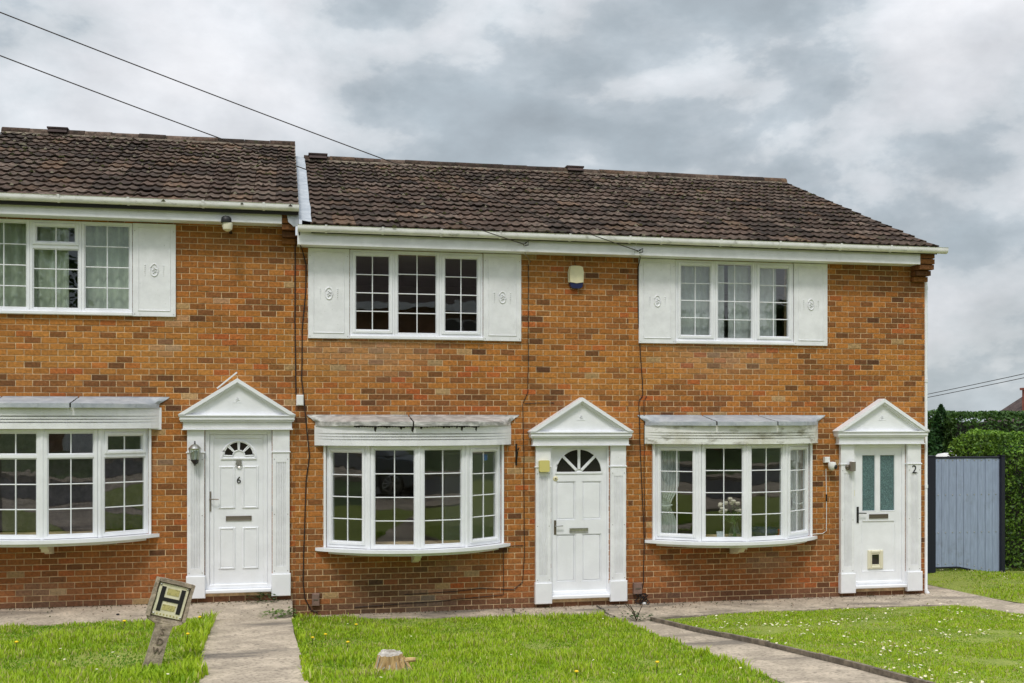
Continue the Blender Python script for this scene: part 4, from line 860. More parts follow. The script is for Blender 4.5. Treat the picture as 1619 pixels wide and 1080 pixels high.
for k in range(60):
    c = Vector((6.27+rr.gauss(0, .09), -.30+rr.gauss(0, .05), 1.24+rr.uniform(-.06, .16))); d = Vector((rr.gauss(0,1), rr.gauss(0,1), rr.gauss(0,.6))).normalized()*.035; n = d.cross(Vector((rr.gauss(0,1), rr.gauss(0,1), rr.gauss(0,1)))).normalized()*.015
    lf.add([c-d, c+n, c+d, c-n], [(0,1,2,3)], (.05+.03*rr.random(), .11, .03))
lf.build('leaves', 'leaf', vs, fix=False)
MB(Matrix.Translation((6.02, -.27, .922)) @ Matrix.Rotation(R(-12), 4, 'X')).box(0, .115, 0, .006, 0, .125).build('greeting_card', 'paper', None, label='white card standing beside the flower vase in the bay', category='card')
MB().lathe((6.78, -.16, .922), [(.10,0),(.19,.04),(.22,.10),(.20,.15),(.19,.145),(.17,.06),(.05,.03)], 18).build('bowl', 'navy', None, smooth=True, label='dark blue bowl on the sill right of the flower vase', category='bowl')
MB().bbox(6.93, 6.975, -.30, -.26, .922, 1.06, .012).build('red_tin', 'red', None, label='small red tin on the end house bay sill', category='tin')
MB().bbox(7.22, 7.29, -.13, -.09, .922, .985, .006).build('yellow_box', 'yellowed', None, label='small yellow box at the right of the end bay sill', category='box')
MB(Matrix.Translation((2.645, -.170, 2.075)) @ Matrix.Rotation(R(35), 4, 'Z')).box(0, .105, 0, .002, 0, .085).build('window_sticker', 'blue', None, label='blue sticker in the top right pane of the middle bay', category='sticker')

# ================================================================== GARDEN
def in_poly(P, x, y):
    r = np.zeros(len(x), bool); n = len(P)
    for i in range(n):
        (xa, ya), (xb, yb) = P[i], P[(i+1) % n]
        c = ((ya > y) != (yb > y)) & (x < (xb-xa)*(y-ya)/(yb-ya+1e-12)+xa); r ^= c
    return r
def scatter(P, dens):
    xs = [p[0] for p in P]; ys = [p[1] for p in P]; n = int((max(xs)-min(xs))*(max(ys)-min(ys))*dens)
    x = RNG.uniform(min(xs), max(xs), n); y = RNG.uniform(min(ys), max(ys), n); k = in_poly(P, x, y); return x[k], y[k]
def nz2(x, y, f, s=0.):
    return np.array([noise.noise((a*f, b*f, s)) for a, b in zip(x, y)])
def raw_mesh(name, V, F3, C, m, **kw):
    """V (n,3); F3 (m,3) triangles; C (n,3) per-vertex colours"""
    me = bpy.data.meshes.new(name); me.vertices.add(len(V)); me.vertices.foreach_set('co', V.astype(np.float32).ravel())
    me.loops.add(F3.size); me.loops.foreach_set('vertex_index', F3.astype(np.int32).ravel())
    me.polygons.add(len(F3)); me.polygons.foreach_set('loop_start', np.arange(0, F3.size, 3, dtype=np.int32)); me.polygons.foreach_set('loop_total', np.full(len(F3), 3, np.int32))
    ca = me.color_attributes.new('Col', 'FLOAT_COLOR', 'POINT'); ca.data.foreach_set('color', np.c_[C, np.ones(len(C))].astype(np.float32).ravel())
    me.update(); me.validate(); return link(name, me, m, **kw)
def grass(name, P, dens, zf, hgt, label, lift=0., dry=.14, width=.0058):
    x, y = scatter(P, dens); k = np.hypot(x-1.0, (y+4.50)*1.1) > RNG.uniform(.15, .26, len(x)); x, y = x[k], y[k]
    n = len(x); pn = nz2(x, y, .9); pf = nz2(x, y, 3.1, 5.)
    if name == 'grass': k = RNG.random(n) > np.clip((-pn-.42)*2.5, 0, .40); x, y, pn, pf = x[k], y[k], pn[k], pf[k]; n = len(x)      # thin, worn patches
    tuft = np.clip(.70+.8*pn+.6*pf, .22, 1.8)
    h = hgt*tuft*RNG.uniform(.55, 1.25, n); a = RNG.uniform(0, 2*PI, n); ln = h*RNG.uniform(.15, .75, n)
    z = np.array([zf(p, q) for p, q in zip(x, y)])+lift
    wx = np.cos(a+PI/2)*width*RNG.uniform(.6, 1.4, n); wy = np.sin(a+PI/2)*width*RNG.uniform(.6, 1.4, n)
    dx, dy = np.cos(a)*ln, np.sin(a)*ln
    V = np.stack([np.c_[x-wx, y-wy, z], np.c_[x+wx, y+wy, z], np.c_[x+dx*.4-wx*.8, y+dy*.4-wy*.8, z+h*.62], np.c_[x+dx*.4+wx*.8, y+dy*.4+wy*.8, z+h*.62], np.c_[x+dx, y+dy, z+h]], 1).reshape(-1, 3)
    b = np.arange(n)[:, None]*5; F = np.concatenate([b+[0,1,3], b+[0,3,2], b+[2,3,4]], 0)
    g1, g2, g3 = np.array((.275,.45,.018)), np.array((.45,.58,.030)), np.array((.62,.57,.22)); gd = np.array((.125,.27,.018))
    t = np.clip(.5+.55*pf+RNG.normal(0, .22, n), 0, 1)[:, None]; c = g1*(1-t)+g2*t
    dk = np.clip(-.08-1.1*pn-.5*pf+RNG.normal(0, .28, n), 0, 1)[:, None]; c = c*(1-dk)+gd*dk
    dr = (RNG.random(n) < np.clip(dry+.35*pf*dry*6*.5, 0, .6))[:, None]; c = np.where(dr, g3*RNG.uniform(.6, 1.1, (n, 1)), c)
    C = np.repeat(c, 5, 0); C.reshape(n, 5, 3)[:, :2] *= .9
    return raw_mesh(name, V, F, C, 'grass', kind='stuff', label=label, category='grass')
LL = [(-3.9,-1.28),(-1.02,-1.22),(-.91,-1.34),(-.87,-3.7),(-.79,-5.3),(-.80,-6.6),(-3.9,-6.6)]
LM = [(.115,-.05),(.25,-.08),(1.24,-.40),(2.47,-.60),(4.20,-.73),(4.215,-4.8),(4.20,-7.2),(.26,-7.2),(.215,-5.5),(.17,-4.),(.115,-2.6)]
LR = [(4.87,-1.28),(6.36,-1.03),(8.1,-.98),(9.26,-1.09),(9.38,-2.2),(9.55,-7.2),(5.35,-7.2),(5.29,-6.4),(5.20,-5.0),(5.07,-3.87),(4.84,-2.66)]
LB = [(10.05,.72),(10.32,-1.15),(10.36,-2.4),(10.6,-6),(13.5,-6),(13.5,3.2),(10.12,3.2)]
grass('grass', LL, 2500, zl, .080, 'long bright grass of the left lawn round the hydrant post', -.02)
grass('grass', LM, 2500, zm, .070, 'bright tufted grass of the middle lawn round the stump', -.006)
grass('grass', LR, 2500, zm, .034, 'short mown grass of the right lawn dotted with daisies', .002, dry=.16, width=.0055)
grass('grass', LB, 1100, zr, .04, 'short grass of the side lawn in front of the gate', .004, width=.007)
# ragged edges: longer blades along the path edges and round post, stump
def fringe(name, pts, wid, dens, zf, hgt, label):
    P = [(p[0]-wid, p[1]) for p in pts]+[(p[0]+wid, p[1]) for p in reversed(pts)]; return grass(name, P, dens, zf, hgt, label, -.01, .06, .009)
fringe('edge_grass', [(-.88,-1.4),(-.87,-3.7),(-.78,-5.3),(-.80,-6.4)], .075, 1900, zl, .12, 'coarse weeds and grass along the left edge of the number 6 path')
fringe('edge_grass', [(.13,-1.6),(.17,-3.0),(.21,-5.4)], .045, 1500, zl, .06, 'weedy grass along the right edge of the number 6 path')
fringe('edge_grass', [(4.21,-1.0),(4.21,-4.0),(4.19,-7.0)], .05, 1300, zm, .09, 'grass overhanging the left edge of the middle path')
ring_ = lambda cx, cy, r: [(cx+r*math.cos(2*PI*k/12), cy+r*math.sin(2*PI*k/12)) for k in range(12)]
grass('tuft_grass', ring_(-1.05,-4.85,.40), 1800, zl, .11, 'dark tall tufts round the foot of the hydrant post', -.02, .05, .010)
grass('tuft_grass', ring_(.62,-3.9,.25), 1500, zm, .14, 'tall clump of grass left of the stump', -.01, .05, .009)
grass('straw', ring_(.86,-4.62,.30), 1100, zm, .06, 'dry straw and wood litter left of the stump', .0, .9, .008)
def daisies(P, dens, zf, h, label, clump=True):
    x, y = scatter(P, dens*4); k = (nz2(x, y, 1.4, 3.)+RNG.normal(0, .25, len(x))) > .24; x, y = x[k], y[k]; n = len(x); V = []; F = []; C = []
    for i in range(n):
        z = zf(x[i], y[i])+h*RNG.uniform(.7, 1.2); r = RNG.uniform(.010, .017); tx, ty = RNG.normal(0, .25, 2); b = len(V)
        V.append((x[i], y[i], z+.004)); C.append((.75,.55,.05))
        for q in range(10):
            a = 2*PI*q/10; rr_ = r*(1 if q % 2 else .8); V.append((x[i]+rr_*math.cos(a), y[i]+rr_*math.sin(a), z+rr_*(tx*math.cos(a)+ty*math.sin(a)))); C.append((.80,.80,.76))
        for q in range(10): F.append((b, b+1+q, b+1+(q+1) % 10))
    return raw_mesh('daisies', np.array(V), np.array(F), np.array(C), 'daisy', kind='stuff', label=label, category='flowers')
daisies(LR, 14, zm, .045, 'white daisies scattered over the right lawn')
daisies([(10.4,.6),(13.,.6),(13.,2.2),(10.7,2.2)], 14, zr, .045, 'white daisies in the side lawn by the gate')
daisies([(.6,-1.2),(4.1,-1.2),(4.1,-6),(.6,-6)], .8, zm, .09, 'few white daisies in the middle lawn')
daisies([(-3.2,-3.6),(-.9,-3.6),(-.9,-5.6),(-2.4,-5.6)], 3, zl, .10, 'few white flowers in the left lawn near the post')
dl = None
for x, y, z, wh in ((-1.75,-2.1,0,'in the left lawn midway between bay and hydrant post'), (-.98,-3.2,0,'in the left lawn just right of the hydrant plate'), (-.95,-2.0,0,'in the left lawn near the concrete apron by the path'), (-2.6,-3.3,0,'leftmost in the left lawn'),
                    (.30,-2.5,1,'in the middle lawn closest to the number 6 path'), (.45,-2.25,1,'in the middle lawn, second from the number 6 path'), (.66,-3.0,1,'in the middle lawn behind the tall clump left of the stump'), (3.35,-5.3,1,'at the right front of the middle lawn'), (2.5,-5.6,1,'at the bottom centre of the middle lawn'), (.85,-1.4,1,'in the middle lawn below the brown cable box')):
    zz = (zm if z else zl)(x, y); d = thing('dandelion', 'yellow dandelion '+wh, 'dandelion', (x, y, zz), 'dandelions in the lawns')
    MB().tube([(x, y, zz-.02), (x+.01, y, zz+.10)], .003, 5).build('stem', 'stem_green' if 'stem_green' in M else 'leaf', d); MB().lathe((x+.01, y, zz+.10), [(.004,-.008),(.018,-.002),(.020,.004),(.012,.012),(.002,.014)], 9).build('flower_head', mat('dandelion_yellow', (.80,.55,.01), .7) if 'dandelion_yellow' not in bpy.data.materials else bpy.data.materials['dandelion_yellow'], d, smooth=True)
def weed(name, c, n, r, hgt, col, label, stalks=0):
    t = thing(name, label, 'weed', c); rr = random.Random(hash(label) % 1000 if False else len(label)*7); m = MB()
    for k in range(n):
        a = rr.uniform(0, 2*PI); q = rr.uniform(.1, 1)*r; p = Vector((c[0]+q*math.cos(a), c[1]+q*math.sin(a), c[2]+rr.uniform(.1, 1)*hgt)); d = Vector((math.cos(a), math.sin(a), rr.uniform(-.3, .5))).normalized()*rr.uniform(.025, .05); s = Vector((-math.sin(a), math.cos(a), rr.uniform(-.3, .3)))*rr.uniform(.012, .022)
        kk = rr.uniform(.6, 1.3); m.add([p-d*.3, p+d*.3+s, p+d, p+d*.3-s], [(0,1,2,3)], tuple(v*kk for v in col))
    m.build('leaves', 'leaf', t, fix=False)
    for k in range(stalks):
        a = rr.uniform(0, 2*PI); MB().tube([(c[0], c[1], c[2]), (c[0]+.06*math.cos(a), c[1]+.06*math.sin(a), c[2]+hgt*1.2), (c[0]+.16*math.cos(a), c[1]+.10*math.sin(a), c[2]+hgt*rr.uniform(1.8, 2.6))], .005, 5).build('stalk', 'bark', t)
weed('weed', (4.47, -1.33, .03), 90, .20, .10, (.045,.10,.03), 'dark leafy weed with bare stalks at the start of the edging', 4)
weed('weed', (-.28, -.10, .23), 110, .22, .13, (.05,.10,.02), 'low green weed growing under the number 6 doorstep')
weed('weed', (-.14, -1.25, .24), 70, .22, .07, (.12,.20,.03), 'bright moss and weeds in the step joint of the number 6 path')
weed('weed', (.02, -1.3, .24), 60, .12, .09, (.10,.17,.03), 'small weed at the right corner of the number 6 step')
# hydrant marker post
hp = thing('hydrant_post', 'leaning concrete hydrant marker post with black H on cream plate', 'post', (-1.18, -4.44, .36))
T = Matrix.Translation((-1.20, -4.44, .33)) @ Matrix.Rotation(R(9), 4, 'Z') @ Matrix.Rotation(R(16), 4, 'Y') @ Matrix.Rotation(R(-4), 4, 'X')
def rough_prism(poly, y0, y1, name, m, parent, jit=.005, T=T):
    b = MB(T).prism_y(poly, y0, y1).build(name, m, parent); bm = bmesh.new(); bm.from_mesh(b.data); bmesh.ops.triangulate(bm, faces=[f for f in bm.faces if len(f.verts) > 4]); bmesh.ops.subdivide_edges(bm, edges=bm.edges[:], cuts=3, use_grid_fill=True)
    for v in bm.verts: v.co += Vector((noise.noise(v.co*14), noise.noise(v.co*14+Vector((5,0,0))), noise.noise(v.co*14+Vector((0,7,0)))))*jit
    bm.to_mesh(b.data); bm.free(); return b
ps = rough_prism([(-.080, -.2), (.078, -.2), (.066, .40), (.078, .44), (.15, .468), (.172, .495), (-.172, .495), (-.15, .468), (-.078, .44), (-.066, .40)], -.05, .05, 'shaft', 'stone', hp, .010)
rough_prism([(-.178, .496), (.178, .496), (.172, .845), (-.174, .85)], -.03, .06, 'head_block', 'stone', hp, .006)
for q in ([(-.180,.496),(-.146,.496),(-.146,.85),(-.174,.85)], [(.146,.496),(.180,.496),(.172,.845),(.146,.85)], [(-.1455,.818),(.1455,.818),(.1455,.846),(-.1455,.852)]):
    rough_prism(q, -.065, -.0305, 'head_rim', 'stone', hp, .007)
pt = MB(T).bbox(-.134, .134, -.046, -.038, .510, .808, .003).build('plate', 'plate', hp)
for a, b, c, d in ((-.108, -.070, .555, .780), (.070, .108, .555, .780), (-.0695, .0695, .650, .684)): MB(T).box(a, b, -.0505, -.0462, c, d).build('letter_h', 'black', pt)
for a, b, c, d in ((-.052, .056, .712, .770), (-.060, .056, .570, .622)): MB(T).box(a, b, -.0495, -.0462, c, d).build('number_slot', 'plate_label', pt)
for k in range(7): MB(T).box(-.095+k*.030, -.083+k*.030, -.0485, -.0462, .522, .537).build('print_mark', 'plate_label', pt)
for a, b in ((-.121, .793), (.121, .793), (-.121, .528), (.121, .528)): MB(T @ Matrix.Translation((a, -.048, b)) @ Matrix.Rotation(R(90), 4, 'X')).lathe((0,0,0), [(.009,-.002),(.009,.004),(.004,.007)], 8).build('bolt', 'chrome', pt)
for ch, zz in (('S', .375), ('D', .285), ('W', .20)): write(ch, .085, .004, T @ Matrix.Translation((.004, -.054, zz)) @ FRONT, 'carved_letter', 'carved', hp)
# stump
st_ = thing('tree_stump', 'small sawn tree stump with split side on the middle lawn', 'stump', (1.02, -4.43, .24))
def stumpf(u, v):
    a = 2*PI*u; ca, sa = math.cos(a), math.sin(a)
    r = (.108+.06*(1-v)**1.5)*(1+.30*noise.noise((ca*1.3, sa*1.3, v*.8))+.10*noise.noise((ca*5, sa*5, v*1.5))+.05*math.sin(a*19+3*v))
    if -2.2 < math.atan2(sa, ca) < -.5: r *= .86+.14*noise.noise((a*6, v*2, 4))       # the torn side
    return (1.0+r*1.1*ca, -4.43+r*sa*.85, .18+.225*v*(1+.08*ca)+(.012*noise.noise((ca*3, sa*3, 1))+.025*math.cos(a-2.4) if v > .7 else 0))
sd_ = MB().grid(stumpf, 72, 7).build('split_wood', 'wood_split', st_, smooth=True)
tp = [stumpf(k/72, 1) for k in range(72)]; cc_ = (1.0, -4.43, .412); MB().add(tp+[cc_], [(k, (k+1) % 72, 72) for k in range(72)]).build('cut_face', 'wood_cut', st_)
MB().tube([(1.09, -4.46, .33), (1.17, -4.48, .345), (1.225, -4.49, .347)], .022, 7, radii=[.034, .024, .021]).build('branch_stub', 'wood_split', st_, smooth=True)
for k in range(26):
    a = random.uniform(-2.6, -.2); r = .15; p = Vector((1.0+r*math.cos(a), -4.43+r*math.sin(a)*.9, .22)); MB().tube([p+Vector((random.gauss(0,.02),0,random.uniform(.08,.19))), p+Vector((.07*math.cos(a)+random.gauss(0,.02), .05*math.sin(a), 0))], random.uniform(.003,.009), 4).build('splinter', 'wood_split' if k % 3 else 'wood_cut', st_)
# cracks in the concrete
for pts, lab in ((((4.28,-.15),(4.32,-.4),(4.25,-.62),(4.30,-.9),(4.24,-1.2)), 'long jagged crack across the concrete by the sunburst door'), (((3.1,-.08),(3.06,-.3),(3.12,-.55)), 'short crack in the concrete strip left of the sunburst door')):
    m = MB(); P = []
    for a, b in zip(pts, pts[1:]):
        for k in range(5): q = Vector(a).lerp(Vector(b), k/5); P.append(q+Vector((random.gauss(0,.012), random.gauss(0,.006))))
    for i in range(len(P)-1): wv = .009*(.6+random.random()); m.add([(P[i].x-wv, P[i].y, zm(0, P[i].y)+.0235), (P[i].x+wv, P[i].y, zm(0, P[i].y)+.0235), (P[i+1].x+wv, P[i+1].y, zm(0, P[i+1].y)+.0235), (P[i+1].x-wv, P[i+1].y, zm(0, P[i+1].y)+.0235)], [(0,1,2,3)])
    m.build('crack', 'crack', None, kind='structure')
for x, y in ((-2.0,-.75), (-1.35,-.95)): MB().lathe((x, y, .235), [(.004,0),(.022,.006),(.018,.016),(.004,.02)], 8).build('pebble', 'black', None, smooth=True, label='tiny dark stone on the left concrete apron, %s' % ('farther from the door' if x < -1.7 else 'nearer the door'), category='pebble')

gr = MB(); rg = random.Random(77)
for k in range(900):
    x = rg.uniform(-3.9, 9.4); y = -.02-abs(rg.gauss(0, .10 if rg.random() < .6 else .5))
    if y < -1.15 or (.12 < x < 4.2 and y < -.16*max(0, x)): continue
    z = .242 if x < .1 else .024; q = rg.uniform(.004, .014); t0 = rg.uniform(0, 6)
    vs = [(x+q*math.cos(t0+t)*rg.uniform(.6, 1.3), y+q*math.sin(t0+t)*rg.uniform(.6, 1.3), z-.004) for t in (0, 1.6, 3.1, 4.7)]+[(x, y, z+q*.7)]
    gr.add(vs, [(0,1,4), (1,2,4), (2,3,4), (3,0,4)], rg.choice(((.10,.075,.05), (.22,.17,.12), (.05,.045,.035), (.16,.09,.05), (.06,.08,.025))))
gr.build('grit', 'moss', None, kind='stuff', fix=False, label='grit, crumbs and leaf litter along the foot of the walls', category='grit')
# gate
gt = thing('garden_gate', 'blue-grey boarded side gate with dark posts beside the end house', 'gate', (11.2, 1.5, 0))
GX0, GX1, GY = 10.59, 11.81, 1.5
for a, b in ((10.43, 10.588), (11.812, 11.885)): MB().bbox(a, b, GY-.05, GY+.06, -.1, 2.02, .006).build('post', 'gate_frame', gt)
for a, b in ((10.45, 10.57), (11.825, 11.872)): MB().box(a-.012, b+.012, GY-.06, GY+.07, 2.0205, 2.036).build('post_cap', 'gate_frame', gt)
MB().bbox(GX0, GX1, GY-.012, GY+.03, 1.985, 2.018, .004).build('top_rail', 'gate_frame', gt)
def gbot(x): return .155 if x < 11.05 else .155-(x-11.05)*.225
npk = 9; pw = (GX1-GX0)/npk
for k in range(npk):
    a, b = GX0+k*pw+.0035, GX0+(k+1)*pw-.0035; za, zb = gbot(a)+.025, gbot(b)+.025; f = GY+random.uniform(-.003, .003)
    pk = MB().prism_y([(a, za), (b, zb), (b, 1.984), (a, 1.984)], f, f+.02).build('plank', 'plank', gt)
    for z in (za+.05, .75, 1.38, 1.955): MB().lathe((0,0,0), [(.012,0),(.010,.005),(.003,.008)], 8).build('bolt', 'chrome', pk).data.transform(Matrix.Translation(((a+b)/2, f-.0005, z)) @ Matrix.Rotation(R(90), 4, 'X'))
MB().prism_y([(GX0, gbot(GX0)), (11.05, .155), (GX1, gbot(GX1)), (GX1, gbot(GX1)+.022), (11.05, .177), (GX0, gbot(GX0)+.022)], GY-.008, GY+.03).build('bottom_rail', 'gate_frame', gt)
for z in (.7, 1.4): MB().box(GX0, GX1, GY+.024, GY+.06, z, z+.08).build('rear_rail', 'gate_frame', gt)

def foliage(pts, nrm, size, cols, rnd, flat=.5):
    """leaf quads (as two triangles) at points; returns V,F,C"""
    n = len(pts); d = RNG.normal(0, 1, (n, 3)); d += nrm*flat; d /= np.linalg.norm(d, axis=1)[:, None]
    u = np.cross(d, RNG.normal(0, 1, (n, 3))); u /= np.linalg.norm(u, axis=1)[:, None]+1e-9; v = np.cross(d, u); s = size*RNG.uniform(.6, 1.4, (n, 1))
    V = np.stack([pts-u*s, pts+v*s*.5, pts+u*s, pts-v*s*.5], 1).reshape(-1, 3); b = np.arange(n)[:, None]*4
    return V, np.concatenate([b+[0,1,2], b+[0,2,3]], 0), np.repeat(cols, 4, 0)
def hedge(name, x0, x1, y0, y1, z0, z1, rad, n, size, ca, cb, label, top_bright=1.25):
    h = thing(name, label, 'hedge', ((x0+x1)/2, (y0+y1)/2, z0))
    cx, cy = (x0+x1)/2, (y0+y1)/2; hx, hy = (x1-x0)/2, (y1-y0)/2
    th_ = RNG.uniform(0, 1, n); f = RNG.integers(0, 4, n); P = np.zeros((n, 3)); Nn = np.zeros((n, 3))
    u = RNG.uniform(-1, 1, n); w_ = RNG.uniform(0, 1, n)
    fr = f <= 1; P[fr] = np.c_[cx+u[fr]*hx, np.full(fr.sum(), y0), z0+w_[fr]*(z1-z0)]; Nn[fr] = (0,-1,0)
    lf_ = f == 2; P[lf_] = np.c_[np.full(lf_.sum(), x0), cy+u[lf_]*hy, z0+w_[lf_]*(z1-z0)]; Nn[lf_] = (-1,0,0)
    tp_ = f == 3; P[tp_] = np.c_[cx+u[tp_]*hx, cy+(RNG.uniform(-1,1,tp_.sum()))*hy, np.full(tp_.sum(), z1)]; Nn[tp_] = (0,0,1)
    # round the shoulders
    dz = np.clip((P[:, 2]-(z1-rad))/rad, 0, 1); dxl = np.clip(((x0+rad)-P[:, 0])/rad, 0, 1); dyf = np.clip(((y0+rad)-P[:, 1])/rad, 0, 1)
    k = rad*(1-np.sqrt(np.clip(1-(np.maximum(dxl, dyf)*.92)**2, 0, 1))); top = P[:, 2] > z1-rad*.9; P[top & tp_, 2] -= k[top & tp_]
    k2 = rad*(1-np.sqrt(np.clip(1-(dz*.92)**2, 0, 1))); P[fr, 1] += k2[fr]; P[lf_, 0] += k2[lf_]
    # lumps and ragged depth
    lump = np.array([noise.noise(Vector(p)*1.6)*.10+noise.noise(Vector(p)*5)*.05 for p in P])-np.abs(RNG.normal(0, .035, n)); P += Nn*lump[:, None]
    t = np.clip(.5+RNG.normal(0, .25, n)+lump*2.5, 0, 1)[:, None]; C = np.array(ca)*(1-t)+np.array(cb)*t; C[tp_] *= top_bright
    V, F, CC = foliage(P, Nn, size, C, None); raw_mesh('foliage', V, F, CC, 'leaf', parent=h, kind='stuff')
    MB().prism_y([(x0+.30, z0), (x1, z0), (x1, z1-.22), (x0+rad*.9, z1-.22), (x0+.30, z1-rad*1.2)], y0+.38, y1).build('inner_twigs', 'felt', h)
    return h
hedge('hedge', 13.95, 24, 6, 8.2, -.1, 2.80, .35, 42000, .045, (.024,.062,.016), (.095,.185,.034), 'tall dark clipped hedge behind the gate')
hedge('hedge', 11.74, 15.5, 1.63, 2.9, -.1, 2.38, .50, 30000, .032, (.035,.085,.016), (.17,.29,.03), 'rounded bright-topped hedge right of the gate', 1.7)
def conifer(c, h, r, n, label):
    t = thing('conifer', label, 'tree', c); z = RNG.uniform(0, 1, n)**.8; a = RNG.uniform(0, 2*PI, n); rr = r*(1-z)**.8*RNG.uniform(.55, 1.05, n)*(1+.2*np.sin(a*5+z*20)); P = np.c_[c[0]+rr*np.cos(a), c[1]+rr*np.sin(a), c[2]+z*h]
    tt = RNG.uniform(0, 1, (n, 1)); C = np.array((.015,.05,.018))*(1-tt)+np.array((.05,.13,.03))*tt; V, F, CC = foliage(P, np.c_[np.cos(a), np.sin(a), .3*np.ones(n)], .05, C, None, .2); raw_mesh('crown', V, F, CC, 'leaf', parent=t, kind='stuff')
    MB().tube([(c[0], c[1], c[2]-.3), (c[0], c[1], c[2]+h*.95)], .06, 8, radii=[.09, .01]).build('trunk', 'bark', t, smooth=True)
conifer((14.05, 6.6, -.1), 3.05, .75, 6000, 'pointed dark conifer at the left end of the tall hedge')
conifer((13.55, 6.3, -.1), 2.45, .85, 6000, 'lower bushy green conifer just behind the gate')
bt = thing('bird_table', 'pale rounded top showing just above the gate boards', 'bird table', (12.0, 3.3, 0))
MB().lathe((12.0, 3.3, 1.93), [(.20,0),(.21,.02),(.15,.07),(.03,.09)], 16).build('roof', 'white_box', bt, smooth=True); MB().lathe((12.1, 3.3, 2.0), [(.03,0),(.03,.05),(.01,.06)], 8).build('knob', 'white_box', bt); MB().tube([(12.0, 3.3, -.1), (12.0, 3.3, 1.93)], .03, 8).build('stem', 'bark', bt)

# far houses on the right
def far_house(x0, x1, y0, y1, zb, ze, zr_, label, wm, rm, chimney=None, ridge_y=False):
    h = thing('distant_house', label, 'house', ((x0+x1)/2, y0, zb)); w_ = MB().box(x0, x1, y0, y1, zb, ze).build('wall', wm, h)
    if ridge_y: rf = MB().prism_y([(x0-.3, ze-.1), (x1+.3, ze-.1), ((x0+x1)/2, zr_)], y0-.3, y1+.3).build('roof', rm, h)
    else: rf = MB().prism_x([(y0-.3, ze-.1), (y1+.3, ze-.1), ((y0+y1)/2, zr_)], x0-.3, x1+.3).build('roof', rm, h)
    if chimney: MB().box(*chimney).build('chimney', wm, rf); MB().box(chimney[0]-.08, chimney[1]+.08, chimney[2]-.08, chimney[3]+.08, chimney[5]+.001, chimney[5]+.12).build('chimney_cap', wm, rf)
    for k in range(2):
        a = x0+(x1-x0)*(.2+.42*k); f = MB().ring(a, a+1.3, ze-1.6, ze-.5, .07, y0-.03, y0-.001).build('window', 'upvc', h); MB().box(a+.071, a+1.229, y0-.02, y0-.002, ze-1.529, ze-.571).build('pane', 'dark_glass', f)
    return h
far_house(36.2, 45, 34.0, 36.0, -1.2, 2.6, 5.2, 'distant red brick house with chimney above the hedge at far right', 'fence_far', 'roof_far', (36.92, 37.8, 34.1, 34.5, 2.0, 4.15), True)
far_house(31.0, 37.5, 40, 46, -2.0, .2, 1.55, 'distant grey-roofed house glimpsed beside the gable corner', 'roof_grey', 'roof_grey')

# ================================================================== ACROSS THE STREET (seen in the window glass)
oh = thing('opposite_house', 'brick house across the street reflected in the middle upper window', 'house', (5, -25, 1.55))
MB().box(-3, 11, -33, -25, 1.4, 6.85).build('wall', 'brick_far', oh); rf = MB().prism_x([(-24.6, 6.80), (-33.4, 6.80), (-29, 9.5)], -3.3, 11.3).build('roof', 'roof_far', oh)
MB().box(-3.3, 11.3, -24.58, -24.5, 6.62, 6.92).build('fascia', 'upvc', oh)
for a in (-1.5, 5.6):
    for z, hh in ((4.9, 1.5), (2.3, 1.5)):
        f = MB(Matrix.Rotation(PI, 4, 'Z')).ring(-(a+2.4), -a, z, z+hh, .09, 24.94-.0, 24.999).build('window', 'upvc', oh); MB().box(a+.091, a+2.309, -24.99, -24.97, z+.091, z+hh-.091).build('pane', 'dark_glass', f)
        for q in (1, 2): MB().box(a+q*.8-.03, a+q*.8+.03, -24.969, -24.93, z+.091, z+hh-.091).build('mullion', 'upvc', f)
MB().box(3.2, 4.2, -25.0, -24.93, 1.55, 3.6).build('door', 'upvc', oh)
def tree(c, h, r, n, ca, cb, label, sp=.4):
    t = thing('tree', label, 'tree', c); MB().tube([(c[0], c[1], c[2]-.3), (c[0]+.1, c[1], c[2]+h*.45), (c[0], c[1]+.1, c[2]+h*.8)], .2, 8, radii=[.24, .16, .05]).build('trunk', 'bark', t, smooth=True)
    B = [(Vector((c[0]+random.uniform(-r, r)*.7, c[1]+random.uniform(-r, r)*.7, c[2]+h*random.uniform(.42, .95))), r*random.uniform(.3, .55)) for k in range(16)]
    for b, _ in B[:7]: MB().tube([(c[0], c[1], c[2]+h*.4), b], .06, 6, radii=[.08, .02]).build('limb', 'bark', t)
    P = []
    for b, q in B:
        v = RNG.normal(0, 1, (n//16, 3)); v /= np.linalg.norm(v, axis=1)[:, None]; P.append(np.array(b)+v*q*RNG.uniform(.5, 1.05, (len(v), 1)))
    P = np.concatenate(P); tt = RNG.uniform(0, 1, (len(P), 1)); V, F, CC = foliage(P, np.zeros_like(P), .11, np.array(ca)*(1-tt)+np.array(cb)*tt, None); raw_mesh('crown', V, F, CC, 'leaf', parent=t, kind='stuff')
G1, G2 = (.02,.05,.015), (.07,.13,.03)
tree((14.4, -24, 1.4), 5.7, 1.7, 5200, G1, G2, 'tree across the street reflected at the left of the end upper window')
tree((18.8, -25.5, 1.4), 5.6, 1.5, 5200, G1, G2, 'tree across the street reflected at the right of the end upper window')
tree((-8.5, -24, 1.4), 9.5, 3.0, 6000, G1, G2, 'large tree across the street reflected in the left upper window')
tree((-14.5, -23, 1.4), 8.0, 2.6, 5000, G1, G2, 'tree across the street beyond the parked car')
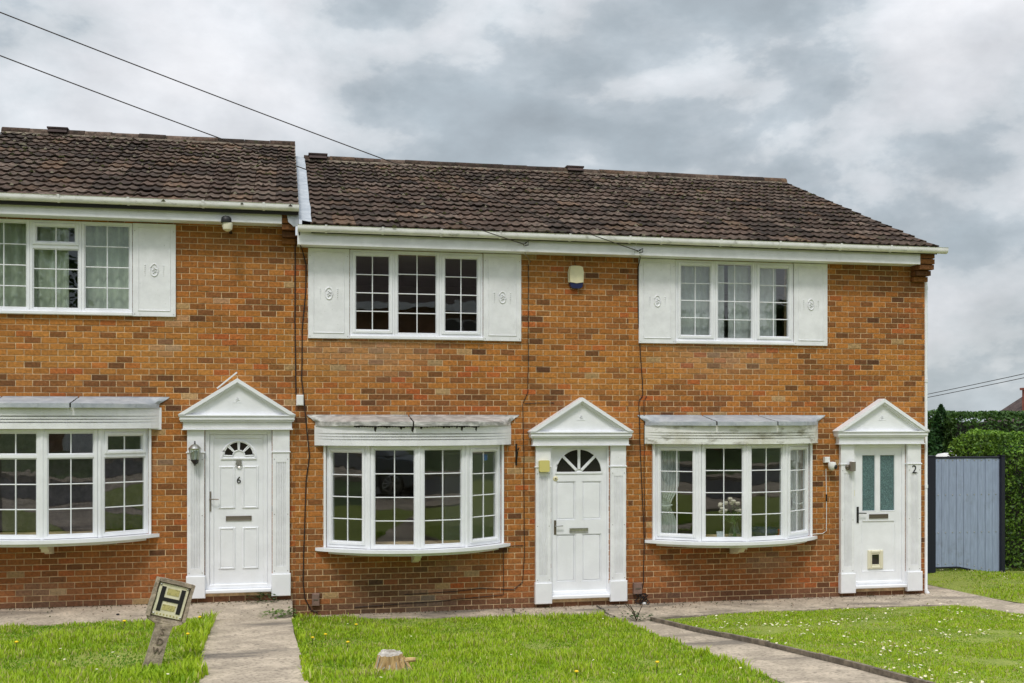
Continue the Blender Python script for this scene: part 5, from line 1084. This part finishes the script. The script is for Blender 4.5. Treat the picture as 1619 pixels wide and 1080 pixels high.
# parked car
car = thing('parked_car', 'dark grey parked car reflected in the middle bay window', 'car', (-3.6, -12.6, .80))
def cx_(p, y0, y1): return MB(Matrix.Translation((-5.7, -12.6, .80))).prism_y(p, y0, y1)
body = cx_([(.05,.28),(.62,.24),(.66,.40),(.85,.56),(1.1,.56),(1.28,.40),(1.34,.24),(2.92,.24),(2.98,.40),(3.15,.56),(3.4,.56),(3.6,.40),(3.66,.24),(4.15,.28),(4.22,.5),(4.15,.78),(3.25,.93),(1.0,.98),(.12,.90),(.0,.6)], -.86, .86)
bo = body.build('body', 'car_paint', car); bev = bo.modifiers.new('bevel', 'BEVEL'); bev.width = .05; bev.segments = 3; bev.limit_method = 'ANGLE'
cb_ = MB(Matrix.Translation((-5.7, -12.6, .80))); lo_ = [(.35,.93),(3.25,.93)]; 
cb_.add([(.30,-.80,.95),(3.20,-.80,.95),(2.45,-.62,1.43),(.75,-.62,1.45),(.30,.80,.95),(3.20,.80,.95),(2.45,.62,1.43),(.75,.62,1.45)], [(0,1,2,3),(4,7,6,5),(0,4,5,1),(3,2,6,7),(1,5,6,2),(0,3,7,4)]); co = cb_.build('cabin', 'car_paint', car)
for sy in (-1, 1):
    for a, b, c, d in ((.62, 1.55, .98, 1.40), (1.62, 2.75, .98, 1.40)):
        def py(z): return sy*(.805-(z-.95)*.375)
        p = [(a, c), (b+(.05 if b > 2 else 0), c), (b-(.36 if b > 2 else 0), d), (a+(.18 if a < 1 else 0), d)]
        MB(Matrix.Translation((-5.7, -12.6, .80))).add([(x, py(z), z) for x, z in p], [(0,1,2,3)]).build('side_window', 'dark_glass', co)
    for x in (.97, 3.28):
        wl = MB(Matrix.Translation((-5.7+x, -12.6+sy*.78, .80+.31)) @ Matrix.Rotation(R(90), 4, 'X')).lathe((0,0,-.10), [(.20,0),(.30,.01),(.315,.06),(.315,.14),(.30,.19),(.20,.20)], 24).build('wheel', 'tyre', car, smooth=True)
        for k in range(10):
            a = 2*PI*k/10; MB().tube([(-5.7+x+.03*math.cos(a), -12.6+sy*.895, 1.11+.03*math.sin(a)), (-5.7+x+.20*math.cos(a), -12.6+sy*.885, 1.11+.20*math.sin(a))], .018, 5).build('spoke', 'chrome', wl)
        MB().tube([(-5.7+x+.205*math.cos(2*PI*k/24), -12.6+sy*.885, 1.11+.205*math.sin(2*PI*k/24)) for k in range(24)], .014, 5, closed=True).build('rim', 'chrome', wl)
    MB(Matrix.Translation((-5.7, -12.6, .80))).bbox(4.10, 4.20, sy*.62-.16, sy*.62+.16, .62, .76, .02).build('headlight', 'ceramic', car)
